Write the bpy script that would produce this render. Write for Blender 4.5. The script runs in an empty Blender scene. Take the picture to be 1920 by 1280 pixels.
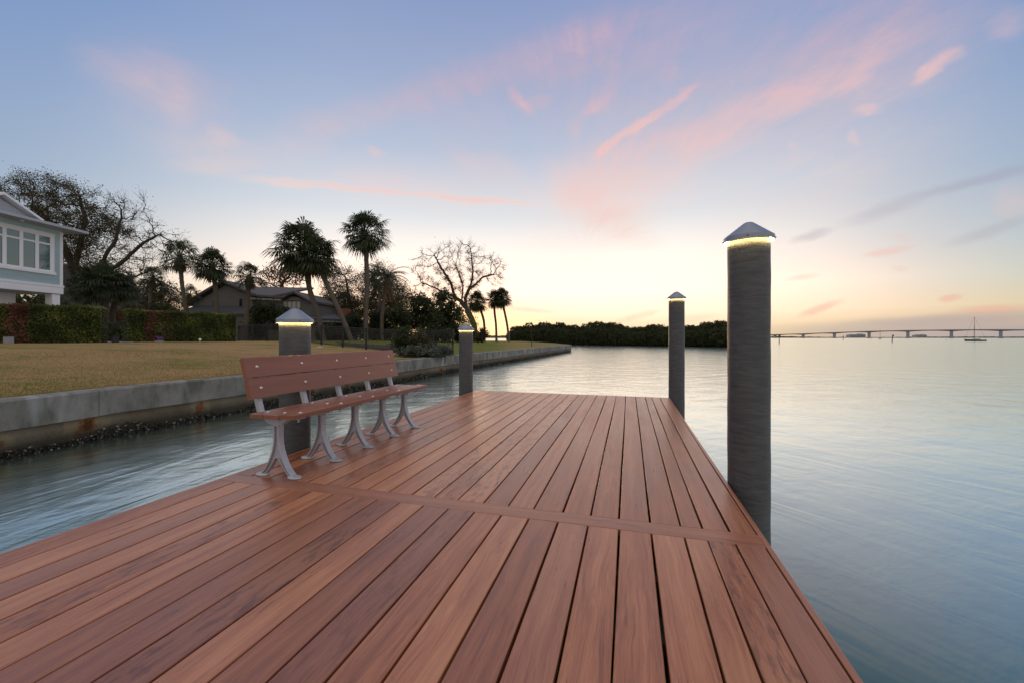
import bpy, math, random
import numpy as np
from mathutils import Vector, Matrix
sc = bpy.context.scene
col = sc.collection
PI = math.pi
R = math.radians

# ------------------------------------------------------------------ camera
CAMH = 1.07           # eye height above the deck boards (deck top is z = 0)
F = 770.0             # focal length in units of a 1920 wide frame
WATER = CAMH - 1.75
cam_d = bpy.data.cameras.new('camera'); cam = bpy.data.objects.new('camera', cam_d); col.objects.link(cam)
cam.location = (0, 0, CAMH); cam.rotation_euler = (R(90), 0, 0)
cam_d.sensor_width = 36; cam_d.lens = F / 1920 * 36
cam_d.shift_y = -7 / 1920
cam_d.clip_start = 0.05; cam_d.clip_end = 60000
sc.camera = cam
sc.view_settings.view_transform = 'Standard'
try: sc.view_settings.look = 'None'
except Exception: pass
sc.view_settings.exposure = 0.0
sc.view_settings.gamma = 1.0
sc.cycles.max_bounces = 6
sc.cycles.transparent_max_bounces = 4
sc.cycles.sample_clamp_indirect = 4.0

def P(px, py, z=0.0):
    """point on the level plane z seen at a pixel of the 1920 x 1280 photo"""
    Z = (z - CAMH) * F / (633.0 - py)
    return Vector(((px - 960) * Z / F, Z, z))
def Q(px, Z):  return (px - 960) * Z / F
def HZ(py, Z): return CAMH + (633.0 - py) * Z / F

# ------------------------------------------------------------------ node helper
def lin(c):
    return tuple((x / 255 / 12.92 if x / 255 <= .04045 else ((x / 255 + .055) / 1.055) ** 2.4) for x in c)
class NT:
    def __init__(s, tree): s.t = tree; s.n = tree.nodes; s.l = tree.links
    def new(s, typ, **kw):
        n = s.n.new(typ)
        for k, v in kw.items(): setattr(n, k, v)
        return n
    def put(s, sock, v):
        if v is None: return
        if isinstance(v, bpy.types.NodeSocket): s.l.new(v, sock)
        else:
            if hasattr(sock.default_value, '__len__') and not hasattr(v, '__len__'): v = (v,) * len(sock.default_value)
            if hasattr(sock.default_value, '__len__') and len(sock.default_value) == 4 and len(v) == 3: v = tuple(v) + (1,)
            sock.default_value = v
    def math(s, op, a, b=None, c=None, clamp=False):
        n = s.new('ShaderNodeMath', operation=op, use_clamp=clamp)
        s.put(n.inputs[0], a); s.put(n.inputs[1], b)
        if c is not None: s.put(n.inputs[2], c)
        return n.outputs[0]
    def vmath(s, op, a, b=None, out=0):
        n = s.new('ShaderNodeVectorMath', operation=op); s.put(n.inputs[0], a)
        if b is not None:
            if op == 'SCALE': s.put(n.inputs['Scale'], b)
            else: s.put(n.inputs[1], b)
        return n.outputs[out]
    def sep(s, v):
        n = s.new('ShaderNodeSeparateXYZ'); s.put(n.inputs[0], v); return n.outputs
    def comb(s, x, y, z):
        n = s.new('ShaderNodeCombineXYZ'); s.put(n.inputs[0], x); s.put(n.inputs[1], y); s.put(n.inputs[2], z); return n.outputs[0]
    def mapping(s, v, loc=(0, 0, 0), rot=(0, 0, 0), scale=(1, 1, 1), typ='POINT'):
        n = s.new('ShaderNodeMapping', vector_type=typ); s.put(n.inputs[0], v)
        n.inputs[1].default_value = loc; n.inputs[2].default_value = rot; n.inputs[3].default_value = scale
        return n.outputs[0]
    def noise(s, v, scale=5, detail=3, rough=.5, dist=0, out=0):
        n = s.new('ShaderNodeTexNoise'); s.put(n.inputs['Vector'], v)
        n.inputs['Scale'].default_value = scale; n.inputs['Detail'].default_value = detail
        n.inputs['Roughness'].default_value = rough; n.inputs['Distortion'].default_value = dist
        return n.outputs[out]
    def ramp(s, f, stops, interp='LINEAR'):
        n = s.new('ShaderNodeValToRGB'); s.put(n.inputs[0], f); cr = n.color_ramp; cr.interpolation = interp
        while len(cr.elements) < len(stops): cr.elements.new(0.5)
        for e, (p, c) in zip(cr.elements, stops):
            e.position = p; e.color = tuple(c) + (1,) if len(c) == 3 else c
        return n.outputs[0]
    def mr(s, v, a, b, c=0, d=1, interp='LINEAR'):
        n = s.new('ShaderNodeMapRange', interpolation_type=interp, clamp=True)
        for i, x in enumerate((v, a, b, c, d)): s.put(n.inputs[i], x)
        return n.outputs[0]
    def mix(s, f, a, b, blend='MIX'):
        n = s.new('ShaderNodeMix', data_type='RGBA', blend_type=blend)
        s.put(n.inputs[0], f); s.put(n.inputs[6], a); s.put(n.inputs[7], b); return n.outputs[2]

# ------------------------------------------------------------------ world: dusk sky
SUN_AZ = math.atan((885 - 960) / F)      # the sun has just gone down behind the trees
w = bpy.data.worlds.new("World"); sc.world = w; w.use_nodes = True
k = NT(w.node_tree); k.n.clear()
dirv = k.vmath('NORMALIZE', k.new('ShaderNodeTexCoord').outputs['Generated'])
X, Y, Zs = k.sep(dirv)
hor = k.math('MAXIMUM', k.math('SQRT', k.math('ADD', k.math('MULTIPLY', X, X), k.math('MULTIPLY', Y, Y))), 1e-4)
el = k.math('DIVIDE', Zs, hor)
az = k.math('ARCTAN2', X, Y)
cosd = k.math('DIVIDE', k.math('ADD', k.math('MULTIPLY', X, math.sin(SUN_AZ + .12)), k.math('MULTIPLY', Y, math.cos(SUN_AZ + .12))), hor)
def T(b): return b / math.sqrt(1 + b * b)
zc = k.math('MAXIMUM', Zs, 0.0)
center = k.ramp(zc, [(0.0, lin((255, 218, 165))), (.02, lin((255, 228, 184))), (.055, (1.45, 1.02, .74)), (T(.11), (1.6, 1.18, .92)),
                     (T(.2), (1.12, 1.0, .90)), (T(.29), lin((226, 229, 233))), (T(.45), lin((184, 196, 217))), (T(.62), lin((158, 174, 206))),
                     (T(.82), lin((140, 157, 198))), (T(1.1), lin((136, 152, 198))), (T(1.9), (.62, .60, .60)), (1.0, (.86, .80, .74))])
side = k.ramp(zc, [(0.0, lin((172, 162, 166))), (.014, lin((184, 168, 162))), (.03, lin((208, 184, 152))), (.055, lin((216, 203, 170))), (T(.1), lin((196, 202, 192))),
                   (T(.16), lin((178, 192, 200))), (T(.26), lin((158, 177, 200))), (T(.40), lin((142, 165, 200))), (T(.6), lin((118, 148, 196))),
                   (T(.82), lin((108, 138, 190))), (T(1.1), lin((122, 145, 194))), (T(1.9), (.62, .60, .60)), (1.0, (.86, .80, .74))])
back = k.ramp(zc, [(0.0, (.40, .37, .38)), (.12, (.60, .53, .50)), (.35, (.74, .68, .64)), (1.0, (.86, .80, .74))])  # sky behind and overhead raised above real dusk as added fill light
m1 = k.mr(cosd, math.cos(R(56)), math.cos(R(8)), 0, 1, 'SMOOTHSTEP')
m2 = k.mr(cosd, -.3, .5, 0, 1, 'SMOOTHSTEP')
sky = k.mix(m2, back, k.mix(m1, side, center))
# warm afterglow low over the sun's place
g = k.vmath('LENGTH', k.mapping(k.comb(az, el, 0.0), loc=(SUN_AZ, .02, 0), scale=(.26, .09, 1), typ='TEXTURE'), out=1)
glow = k.mr(g, 1, 0, 0, 1, 'SMOOTHERSTEP')
g2 = k.mr(k.vmath('LENGTH', k.mapping(k.comb(az, el, 0.0), loc=(SUN_AZ - .26, .0, 0), scale=(.68, .15, 1), typ='TEXTURE'), out=1), 1, 0, 0, 1, 'SMOOTHSTEP')
sky = k.mix(k.math('MULTIPLY', g2, .7), sky, lin((255, 196, 128)))
sky = k.mix(k.math('MULTIPLY', glow, .8), sky, (2.2, 1.35, .66))

wp = k.comb(az, el, 0.0)
wn = k.noise(k.mapping(wp, rot=(0, 0, R(-28)), scale=(1, 2.2, 1)), 5.5, 4, .55, out=1)
wv = k.vmath('SCALE', k.vmath('SUBTRACT', wn, (.5, .5, .5)), .035)
wn2 = k.noise(k.mapping(wp, rot=(0, 0, R(-30)), scale=(1, 1.8, 1)), 24, 4, .65, out=1)
wv = k.vmath('ADD', wv, k.vmath('SCALE', k.vmath('SUBTRACT', wn2, (.5, .5, .5)), .022))
cp = k.vmath('ADD', wp, k.vmath('SCALE', wv, k.mr(el, .05, .55, .25, 1.15)))
def ab(x, y):
    a = math.atan((x - 960) / F)
    return a, (633 - y) / F * math.cos(a)
def clouds(lst):
    tot = None
    for (x1, y1, x2, y2, wd, it) in lst:
        a1, b1 = ab(x1, y1); a2, b2 = ab(x2, y2)
        L = math.hypot(a2 - a1, b2 - b1)
        v = k.mapping(cp, loc=((a1 + a2) / 2, (b1 + b2) / 2, 0), rot=(0, 0, math.atan2(b2 - b1, a2 - a1)), scale=(L * .68 + .001, wd / F * 1.45, 1), typ='TEXTURE')
        d = k.vmath('LENGTH', k.vmath('MULTIPLY', v, (1, 1, 0)), out=1)
        b = k.mr(d, 1, 0, 0, it * .8, 'SMOOTHERSTEP')
        tot = b if tot is None else k.math('ADD', tot, b)
    return tot
pink = clouds([
    (1800, 20, 1250, 330, 230, .42), (1400, 130, 1050, 330, 150, .3), (1350, 20, 700, 220, 130, .22), (1250, 330, 950, 420, 110, .35), (500, 300, 1050, 370, 50, .3), (150, 100, 480, 260, 90, .22),
    (1850, -90, 1560, 130, 120, .5), (1740, 50, 1440, 190, 75, .6), (1650, 100, 1560, 175, 18, .9), (1600, 125, 1400, 212, 34, 1.1), (1480, 185, 1240, 290, 50, 1.0),
    (1330, 250, 1150, 380, 85, .75), (1230, 310, 1060, 400, 90, .9), (1150, 370, 1110, 440, 110, .6),
    (1310, 160, 1215, 222, 11, 2.0), (1230, 212, 1155, 258, 10, 2.6), (1170, 246, 1112, 305, 11, 2.2), (1112, 300, 1090, 380, 40, .6),
    (1290, 120, 1230, 160, 25, .4), (1400, 0, 960, 120, 75, .5), (1150, 40, 900, 150, 50, .45), (960, 110, 720, 200, 40, .6), (760, 180, 560, 260, 35, .45), (640, 230, 480, 300, 45, .3),
    (950, 165, 1000, 215, 10, .9), (1040, 185, 970, 200, 16, .45), (1165, 160, 1085, 225, 18, .7), (1090, 220, 1070, 260, 22, .4),
    (120, 80, 300, 180, 34, .35), (230, 140, 400, 175, 48, .4), (300, 190, 370, 215, 45, .3), (385, 235, 450, 275, 18, .5), (270, 265, 520, 285, 26, .35), (290, 305, 520, 313, 16, .45),
    (440, 335, 640, 349, 9, 1.0), (560, 344, 820, 362, 7, 1.6), (760, 360, 1010, 381, 7, 1.8), (620, 325, 780, 345, 16, .5), (690, 285, 725, 295, 9, .6),
    (830, 280, 1000, 340, 36, .5), (1000, 330, 1130, 370, 50, .5),
    (1820, 92, 1760, 118, 9, 1.1), (1785, 98, 1708, 158, 11, 1.7), (1860, 70, 1920, 20, 24, .45), (1660, 205, 1590, 205, 9, 1.0), (1595, 240, 1612, 268, 6, .7), (1478, 268, 1498, 276, 7, .7),
    (1718, 463, 1612, 482, 6, .9), (1660, 446, 1715, 450, 6, .4), (1672, 502, 1705, 506, 5, .4), (1580, 562, 1495, 592, 6, 1.7), (1805, 556, 1758, 564, 5, 1.5), (1940, 577, 1782, 584, 6, 1.0),
    (1540, 515, 1470, 525, 5, .6), (1950, 362, 1850, 385, 22, .5), (1250, 580, 1150, 605, 7, .5), (1350, 590, 1240, 606, 7, .4),
])
grey = clouds([
    (1980, 300, 1720, 370, 8, .8), (1780, 350, 1570, 425, 12, .5), (1565, 432, 1478, 455, 7, .7), (1960, 400, 1760, 465, 9, .55), (1560, 470, 1900, 380, 120, .12),
    (2100, 610, 1420, 622, 17, .9), (1990, 596, 1580, 606, 7, 1.0), (2050, 585, 1700, 598, 7, .7), (1050, 585, 930, 576, 5, .5), (1300, 618, 700, 624, 10, .35),
])
fa, fb = ab(1090, 470)          # the cirrus fans out of one place low in the sky
fx, fy, _z = k.sep(k.vmath('SUBTRACT', cp, (fa, fb, 0)))
fr = k.math('SQRT', k.math('ADD', k.math('MULTIPLY', fx, fx), k.math('MULTIPLY', fy, fy)))
fth = k.math('ARCTAN2', fy, fx)
tex = k.noise(k.mapping(cp, rot=(0, 0, R(-32)), scale=(3, 9, 1)), 1.8, 7, .62)
tex2 = k.noise(k.comb(k.math('MULTIPLY', fth, 7.0), k.math('MULTIPLY', fr, 4.0), .3), 1.3, 7, .66, .25)
tex3 = k.noise(k.comb(k.math('MULTIPLY', fth, 26.0), k.math('MULTIPLY', fr, 9.0), .7), 1.0, 5, .7, .4)
texm = k.math('MULTIPLY', k.mr(tex, .34, .66, .6, 1.25), k.math('MULTIPLY', k.mr(tex2, .34, .66, .6, 1.3), k.mr(tex3, .3, .7, .75, 1.2)))
pinkf = k.math('MULTIPLY', pink, texm)
pinkf = k.math('SUBTRACT', 1.0, k.math('EXPONENT', k.math('MULTIPLY', pinkf, -1.05)))
pcol = k.ramp(zc, [(0, lin((228, 158, 138))), (.1, lin((240, 184, 164))), (.3, lin((252, 216, 202))), (.5, lin((224, 180, 186))), (.75, lin((194, 164, 194)))])
pcol = k.mix(k.mr(pinkf, .45, .9, 0, .6), pcol, lin((246, 196, 190)))
greyf = k.math('MULTIPLY', k.math('SUBTRACT', 1.0, k.math('EXPONENT', k.math('MULTIPLY', grey, -1.1))), .75)
sky = k.mix(k.math('MULTIPLY', pinkf, .85), sky, pcol)
sky = k.mix(greyf, sky, k.ramp(zc, [(0, lin((168, 158, 166))), (.1, lin((174, 164, 172))), (.4, lin((150, 152, 178)))]))
# a little physically based twilight added to the afterglow
nis = k.new('ShaderNodeTexSky', sky_type='NISHITA'); nis.sun_disc = False
nis.sun_elevation = R(1.2); nis.sun_rotation = SUN_AZ
sky = k.mix(1.0, sky, k.vmath('SCALE', nis.outputs[0], .004), 'ADD')
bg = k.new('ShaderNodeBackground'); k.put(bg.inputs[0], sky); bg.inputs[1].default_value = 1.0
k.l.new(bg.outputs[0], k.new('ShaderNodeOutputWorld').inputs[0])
try:
    w.cycles.sampling_method = 'MANUAL'; w.cycles.sample_map_resolution = 512
except Exception: pass

# the last low sun, weak and warm
sl = bpy.data.lights.new('sun', 'SUN'); sl.energy = 0.6; sl.angle = R(3); sl.color = (1.0, .62, .34)
so = bpy.data.objects.new('sun', sl); col.objects.link(so)
so.rotation_euler = Vector((-math.sin(SUN_AZ), -math.cos(SUN_AZ), -math.tan(R(1.5)))).to_track_quat('-Z', 'Y').to_euler()

# ------------------------------------------------------------------ mesh helper
def tag(o, label=None, cat=None, group=None, kind=None):
    if label: o['label'] = label
    if cat: o['category'] = cat
    if group: o['group'] = group
    if kind: o['kind'] = kind
    return o
def thing(name, loc, label, cat, group=None, rz=0):
    o = bpy.data.objects.new(name, None); col.objects.link(o); o.location = loc; o.rotation_euler = (0, 0, rz)
    o.empty_display_size = .2
    return tag(o, label, cat, group)
def copy_tree(o, parent=None):
    c = o.copy(); col.objects.link(c); c.parent = parent
    for ch in list(o.children): copy_tree(ch, c)
    return c
class MB:
    def __init__(s): s.v = []; s.f = []; s.at = []     # at: one 3-tuple per face
    def add(s, vs, fs, a=(0, 0, 0)):
        b = len(s.v); s.v += [tuple(x) for x in vs]; s.f += [tuple(i + b for i in f) for f in fs]; s.at += [a] * len(fs); return s
    def box(s, lo, hi, a=(0, 0, 0), M=None, ch=0):
        x0, y0, z0 = lo; x1, y1, z1 = hi
        if ch:      # chamfered long top edges and ends
            c = ch
            vs = [(x0, y0, z0), (x1, y0, z0), (x1, y1, z0), (x0, y1, z0), (x0, y0, z1 - c), (x1, y0, z1 - c), (x1, y1, z1 - c), (x0, y1, z1 - c),
                  (x0 + c, y0 + c, z1), (x1 - c, y0 + c, z1), (x1 - c, y1 - c, z1), (x0 + c, y1 - c, z1)]
            fs = [(3, 2, 1, 0), (0, 1, 5, 4), (1, 2, 6, 5), (2, 3, 7, 6), (3, 0, 4, 7), (4, 5, 9, 8), (5, 6, 10, 9), (6, 7, 11, 10), (7, 4, 8, 11), (8, 9, 10, 11)]
        else:
            vs = [(x0, y0, z0), (x1, y0, z0), (x1, y1, z0), (x0, y1, z0), (x0, y0, z1), (x1, y0, z1), (x1, y1, z1), (x0, y1, z1)]
            fs = [(3, 2, 1, 0), (4, 5, 6, 7), (0, 1, 5, 4), (1, 2, 6, 5), (2, 3, 7, 6), (3, 0, 4, 7)]
        if M: vs = [M @ Vector(v) for v in vs]
        return s.add(vs, fs, a)
    def tube(s, pts, rad, n=6, a=(0, 0, 0), cap=True, flat=None):
        pts = [Vector(p) for p in pts]; m = len(pts)
        if not hasattr(rad, '__len__'): rad = [rad] * m
        up = Vector((0, 0, 1)); vs = []; prev = None
        for i, p in enumerate(pts):
            d = (pts[min(i + 1, m - 1)] - pts[max(i - 1, 0)])
            d = d.normalized() if d.length > 1e-9 else up
            if prev is None:
                u = d.cross(up) if abs(d.z) < .95 else d.cross(Vector((1, 0, 0)))
            else: u = prev - d * prev.dot(d)
            u.normalize(); v = d.cross(u); prev = u
            for j in range(n):
                t = 2 * PI * j / n
                vs.append(p + (u * math.cos(t) + v * math.sin(t)) * rad[i])
        fs = [(i * n + j, i * n + (j + 1) % n, (i + 1) * n + (j + 1) % n, (i + 1) * n + j) for i in range(m - 1) for j in range(n)]
        if cap: fs += [tuple(range(n - 1, -1, -1)), tuple((m - 1) * n + j for j in range(n))]
        return s.add(vs, fs, a)
    def lathe(s, prof, c=(0, 0, 0), n=32, a=(0, 0, 0), wob=None):
        vs = []
        for i, (r, z) in enumerate(prof):
            for j in range(n):
                t = 2 * PI * j / n; rr = r + (wob(t, z) if wob and r > 0 else 0)
                vs.append((c[0] + rr * math.cos(t), c[1] + rr * math.sin(t), c[2] + z))
        fs = [(i * n + j, i * n + (j + 1) % n, (i + 1) * n + (j + 1) % n, (i + 1) * n + j) for i in range(len(prof) - 1) for j in range(n)]
        return s.add(vs, fs, a)
    def prism(s, poly, d0, d1, axis='y', a=(0, 0, 0), M=None):
        """poly: 2D outline; extruded along axis between d0 and d1"""
        n = len(poly)
        mk = {'y': lambda p, d: (p[0], d, p[1]), 'x': lambda p, d: (d, p[0], p[1]), 'z': lambda p, d: (p[0], p[1], d)}[axis]
        vs = [mk(p, d0) for p in poly] + [mk(p, d1) for p in poly]
        if M: vs = [M @ Vector(v) for v in vs]
        fs = [tuple(range(n)), tuple(range(2 * n - 1, n - 1, -1))] + [(i, i + n, (i + 1) % n + n, (i + 1) % n) for i in range(n)]
        return s.add(vs, fs, a)
    def build(s, name, mat, parent=None, smooth=False, bevel=0, attr=False, loc=None, fix=True):
        me = bpy.data.meshes.new(name); me.from_pydata(s.v, [], s.f); me.materials.append(mat)
        if fix and len(s.f) < 20000:
            import bmesh
            bm = bmesh.new(); bm.from_mesh(me)
            bmesh.ops.recalc_face_normals(bm, faces=bm.faces)
            bm.to_mesh(me); bm.free()
        if attr:
            ca = me.color_attributes.new('bd', 'FLOAT_COLOR', 'CORNER')
            arr = np.ones((len(me.loops), 4), dtype=np.float32)
            ls = np.zeros(len(me.polygons), dtype=np.int32); me.polygons.foreach_get('loop_total', ls)
            arr[:, :3] = np.repeat(np.array(s.at, dtype=np.float32), ls, axis=0)
            ca.data.foreach_set('color', arr.ravel())
        if smooth: me.polygons.foreach_set('use_smooth', [True] * len(me.polygons))
        o = bpy.data.objects.new(name, me); col.objects.link(o)
        if parent: o.parent = parent
        if loc: o.location = loc
        if bevel:
            b = o.modifiers.new('bevel', 'BEVEL'); b.width = bevel; b.segments = 2; b.limit_method = 'ANGLE'
        return o
def quads_mesh(name, V, mat, parent=None, attr=None, n=4):
    """V: (faces*n, 3) array -> loose faces"""
    nf = len(V) // n
    me = bpy.data.meshes.new(name); me.vertices.add(len(V)); me.vertices.foreach_set('co', np.asarray(V, dtype=np.float32).ravel())
    me.loops.add(nf * n); me.loops.foreach_set('vertex_index', np.arange(nf * n, dtype=np.int32))
    me.polygons.add(nf); me.polygons.foreach_set('loop_start', np.arange(0, nf * n, n, dtype=np.int32))
    me.polygons.foreach_set('loop_total', np.full(nf, n, dtype=np.int32))
    me.update(calc_edges=True); me.materials.append(mat)
    if attr is not None:
        ca = me.color_attributes.new('bd', 'FLOAT_COLOR', 'CORNER')
        arr = np.ones((nf * n, 4), dtype=np.float32); arr[:, :3] = np.repeat(attr, n, axis=0)
        ca.data.foreach_set('color', arr.ravel())
    o = bpy.data.objects.new(name, me); col.objects.link(o)
    if parent: o.parent = parent
    return o

# ------------------------------------------------------------------ materials
def mat(name, base, rough=.6, fn=None, metal=0.0, spec=.5, coat=0.0):
    m = bpy.data.materials.new(name); m.use_nodes = True
    q = NT(m.node_tree); bs = m.node_tree.nodes['Principled BSDF']
    q.put(bs.inputs['Base Color'], base); bs.inputs['Roughness'].default_value = rough
    bs.inputs['Metallic'].default_value = metal; bs.inputs['Specular IOR Level'].default_value = spec
    if coat: bs.inputs['Coat Weight'].default_value = coat; bs.inputs['Coat Roughness'].default_value = .35
    if fn: fn(q, bs)
    return m
def obj_co(q): return q.new('ShaderNodeTexCoord').outputs['Object']
def wpos(q): return q.new('ShaderNodeNewGeometry').outputs['Position']
def bump(q, bs, h, strength=.3, dist=.01):
    b = q.new('ShaderNodeBump'); b.inputs['Strength'].default_value = strength; b.inputs['Distance'].default_value = dist
    q.put(b.inputs['Height'], h); q.put(bs.inputs['Normal'], b.outputs[0])
def simple(name, c, rough=.6, var=.25, scale=6, bs_=0.2, metal=0.0, dist=.01, spec=.5):
    def fn(q, bs):
        n = q.noise(obj_co(q), scale, 5, .6)
        q.put(bs.inputs['Base Color'], q.mix(n, tuple(x * (1 - var) for x in c), tuple(min(1, x * (1 + var)) for x in c)))
        q.put(bs.inputs['Roughness'], q.mr(n, .3, .7, max(.05, rough - .08), min(1, rough + .08)))
        if bs_: bump(q, bs, q.noise(obj_co(q), scale * 6, 4, .6), bs_, dist)
    return mat(name, c, rough, fn, metal, spec)

def wood_fn(dark, mid, light, rlo, rhi, axis_y=True, grain=1.0, rust=None):
    def fn(q, bs):
        at = q.new('ShaderNodeAttribute'); at.attribute_name = 'bd'
        r1, r2, r3 = q.sep(at.outputs['Color'])
        co = obj_co(q)
        off = q.comb(q.math('MULTIPLY', r1, 37.0), q.math('MULTIPLY', r2, 53.0), q.math('MULTIPLY', r3, 11.0))
        cx = q.vmath('ADD', co, off)
        # wavering growth figure, then fine fibres stretched along the board
        warp = q.vmath('SCALE', q.vmath('SUBTRACT', q.noise(q.mapping(cx, scale=(3, .8, 3)), 1.6, 3, .5, out=1), (.5, .5, .5)), .10)
        cw = q.vmath('ADD', cx, q.vmath('MULTIPLY', warp, (1, 0, 1)))
        fig = q.noise(q.mapping(cw, scale=(22, .55, 22)), 1.0, 5, .62)
        fib = q.noise(q.mapping(cw, scale=(120, 2.2, 120)), 1.0, 4, .6)
        blot = q.noise(q.mapping(cx, scale=(4, 1.1, 4)), 1.0, 4, .55)
        f = q.math('ADD', q.math('MULTIPLY', fig, .48), q.math('ADD', q.math('MULTIPLY', fib, .42), q.math('MULTIPLY', q.math('SUBTRACT', r1, .5), .19)))
        f = q.math('ADD', f, q.math('MULTIPLY', q.math('SUBTRACT', blot, .5), .35))
        c = q.ramp(f, [(.18, dark), (.42, mid), (.72, light)])
        # boards lean to plum or to orange
        c = q.mix(q.math('MULTIPLY', q.mr(r2, .55, 1, 0, 1), .5), c, (dark[0] * 1.25, dark[1] * 1.45, dark[2] * 1.9), 'MIX')
        # checks and dark flecks running with the grain
        fl = q.noise(q.mapping(cw, scale=(75, 2.6, 75)), 1.0, 2, .5)
        flm = q.math('MULTIPLY', q.mr(fl, .66, .74, 0, 1), q.mr(q.math('ADD', q.math('MULTIPLY', blot, .7), q.math('MULTIPLY', r3, .5)), .5, .8, 0, .8))
        c = q.mix(flm, c, tuple(x * .32 for x in dark))
        # chatoyant cross figure on some boards
        ch = q.noise(q.mapping(cx, rot=(0, 0, .5), scale=(26, 8, 26)), 1.0, 3, .6)
        chm = q.math('MULTIPLY', q.mr(ch, .52, .62, 0, .5), q.mr(r3, .7, .8, 0, 1))
        c = q.mix(chm, c, tuple(x * .6 for x in dark))
        q.put(bs.inputs['Base Color'], c)
        q.put(bs.inputs['Roughness'], q.mr(q.math('ADD', q.math('MULTIPLY', fib, .5), q.math('MULTIPLY', blot, .5)), .35, .65, rlo, rhi))
        h = q.math('ADD', q.math('MULTIPLY', fib, .6), q.math('ADD', q.math('MULTIPLY', fig, .5), q.math('MULTIPLY', flm, -1.2)))
        h = q.math('ADD', h, q.math('MULTIPLY', chm, -.5))
        bump(q, bs, h, .5 * grain, .005)
    return fn
M = {}
M['deck'] = mat('hardwood_deck', (.3, .12, .08), .4, wood_fn((.120, .040, .024), (.34, .123, .058), (.58, .265, .138), .26, .44), spec=.55, coat=.15)
M['bench_wood'] = mat('bench_wood', (.3, .1, .07), .4, wood_fn((.175, .062, .038), (.22, .080, .049), (.28, .106, .063), .36, .5, grain=.35), spec=.4, coat=.25)
M['joist'] = simple('joist_wood', (.035, .022, .014), .8)

def pile_fn(q, bs):
    co = obj_co(q)
    rp = q.noise(q.mapping(co, scale=(5, 5, 26)), 1.5, 4, .55, .6)
    fine = q.noise(q.mapping(co, scale=(20, 20, 90)), 1.6, 3, .6)
    st = q.noise(q.mapping(co, scale=(3, 3, 1.2)), 2, 4, .6)
    q.put(bs.inputs['Base Color'], q.mix(q.math('ADD', q.math('MULTIPLY', q.mr(rp, .36, .64), .75), q.math('MULTIPLY', q.mr(st, .35, .65), .25)), (.054, .057, .064), (.088, .091, .099)))
    bump(q, bs, q.math('ADD', q.math('MULTIPLY', rp, .9), q.math('MULTIPLY', fine, .25)), .42, .008)
M['pile'] = mat('pile_wrap', (.1, .1, .1), .5, pile_fn, spec=.35)
M['cap'] = simple('cap_aluminium', (.25, .28, .34), .40, .18, 9, .15, metal=.75)
M['screw'] = simple('dark_screw', (.03, .03, .03), .5, bs_=0)
def led_fn(q, bs):
    bs.inputs['Emission Color'].default_value = (1.0, .70, .26, 1); bs.inputs['Emission Strength'].default_value = 46
M['led'] = mat('led_strip', (.9, .85, .6), .5, led_fn)
M['cast'] = simple('cast_aluminium', (.42, .44, .50), .5, .22, 22, .5, metal=.35, dist=.004)
M['bolt'] = simple('bolt_steel', (.60, .59, .58), .32, .1, bs_=0, metal=.9)

def conc_fn(q, bs):
    co = obj_co(q)
    n = q.noise(co, 1.3, 6, .65); st = q.noise(q.mapping(co, scale=(2.6, 2.6, 1.1)), 1, 5, .68); f = q.noise(co, 45, 4, .7)
    c = q.mix(q.mr(n, .3, .7), (.15, .148, .137), (.28, .275, .27))
    c = q.mix(q.math('MULTIPLY', q.mr(st, .46, .64), .75), c, (.085, .09, .075))
    c = q.mix(q.math('MULTIPLY', q.mr(q.noise(q.mapping(co, scale=(2.0, 2.0, .5)), 1, 3, .5), .58, .68), .5), c, (.44, .45, .47))
    c = q.mix(q.math('MULTIPLY', q.mr(f, .6, .75), .3), c, (.09, .09, .085))
    q.put(bs.inputs['Base Color'], c)
    fy = q.math('FRACT', q.math('DIVIDE', q.math('ADD', q.sep(wpos(q))[1], .55), 3.05))
    c = q.mix(q.mr(q.math('ABSOLUTE', q.math('SUBTRACT', fy, .5)), .0012, .003, .7, 0), c, (.03, .03, .028)); q.put(bs.inputs['Base Color'], c)
    bump(q, bs, q.math('ADD', q.math('MULTIPLY', f, .4), n), .6, .016)
M['concrete'] = mat('seawall_concrete', (.3, .3, .3), .85, conc_fn, spec=.2)
RUST = [P(170, 800, WATER + .45), P(380, 760, WATER + .45)]
STAINS = []
def panel_fn(q, bs):
    co = wpos(q)
    n = q.noise(co, 1.1, 6, .65); f = q.noise(co, 30, 4, .7)
    c = q.mix(q.mr(n, .3, .7), (.115, .095, .068), (.22, .19, .145))
    c = q.mix(q.math('MULTIPLY', q.mr(q.noise(q.mapping(co, scale=(1, 1, 3)), 1.7, 4, .6), .55, .72), .5), c, (.12, .055, .025))
    z = q.sep(co)[2]
    for (sx, sy, wd, hh) in STAINS:      # rusting ties and spalled patches at the joints
        d = q.vmath('LENGTH', q.vmath('MULTIPLY', q.vmath('SUBTRACT', co, (sx, sy, WATER + .22)), (.7 / wd, .7 / wd, .7 / hh)), out=1)
        d = q.math('ADD', d, q.math('MULTIPLY', q.math('SUBTRACT', q.noise(co, 7, 4, .6), .5), 1.6))
        c = q.mix(q.mr(d, .95, 1.15, .8, 0), c, (.25, .20, .13)); c = q.mix(q.mr(d, .35, .6, .95, 0), c, (.20, .075, .022)); c = q.mix(q.mr(d, .1, .25, .8, 0), c, (.05, .022, .012))
    c = q.mix(q.mr(q.math('ADD', z, q.math('MULTIPLY', f, .12)), WATER + .2, WATER + .36, .85, 0), c, (.03, .028, .02))
    q.put(bs.inputs['Base Color'], c)
    bump(q, bs, q.math('ADD', q.math('MULTIPLY', f, .4), n), .6, .02)
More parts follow.
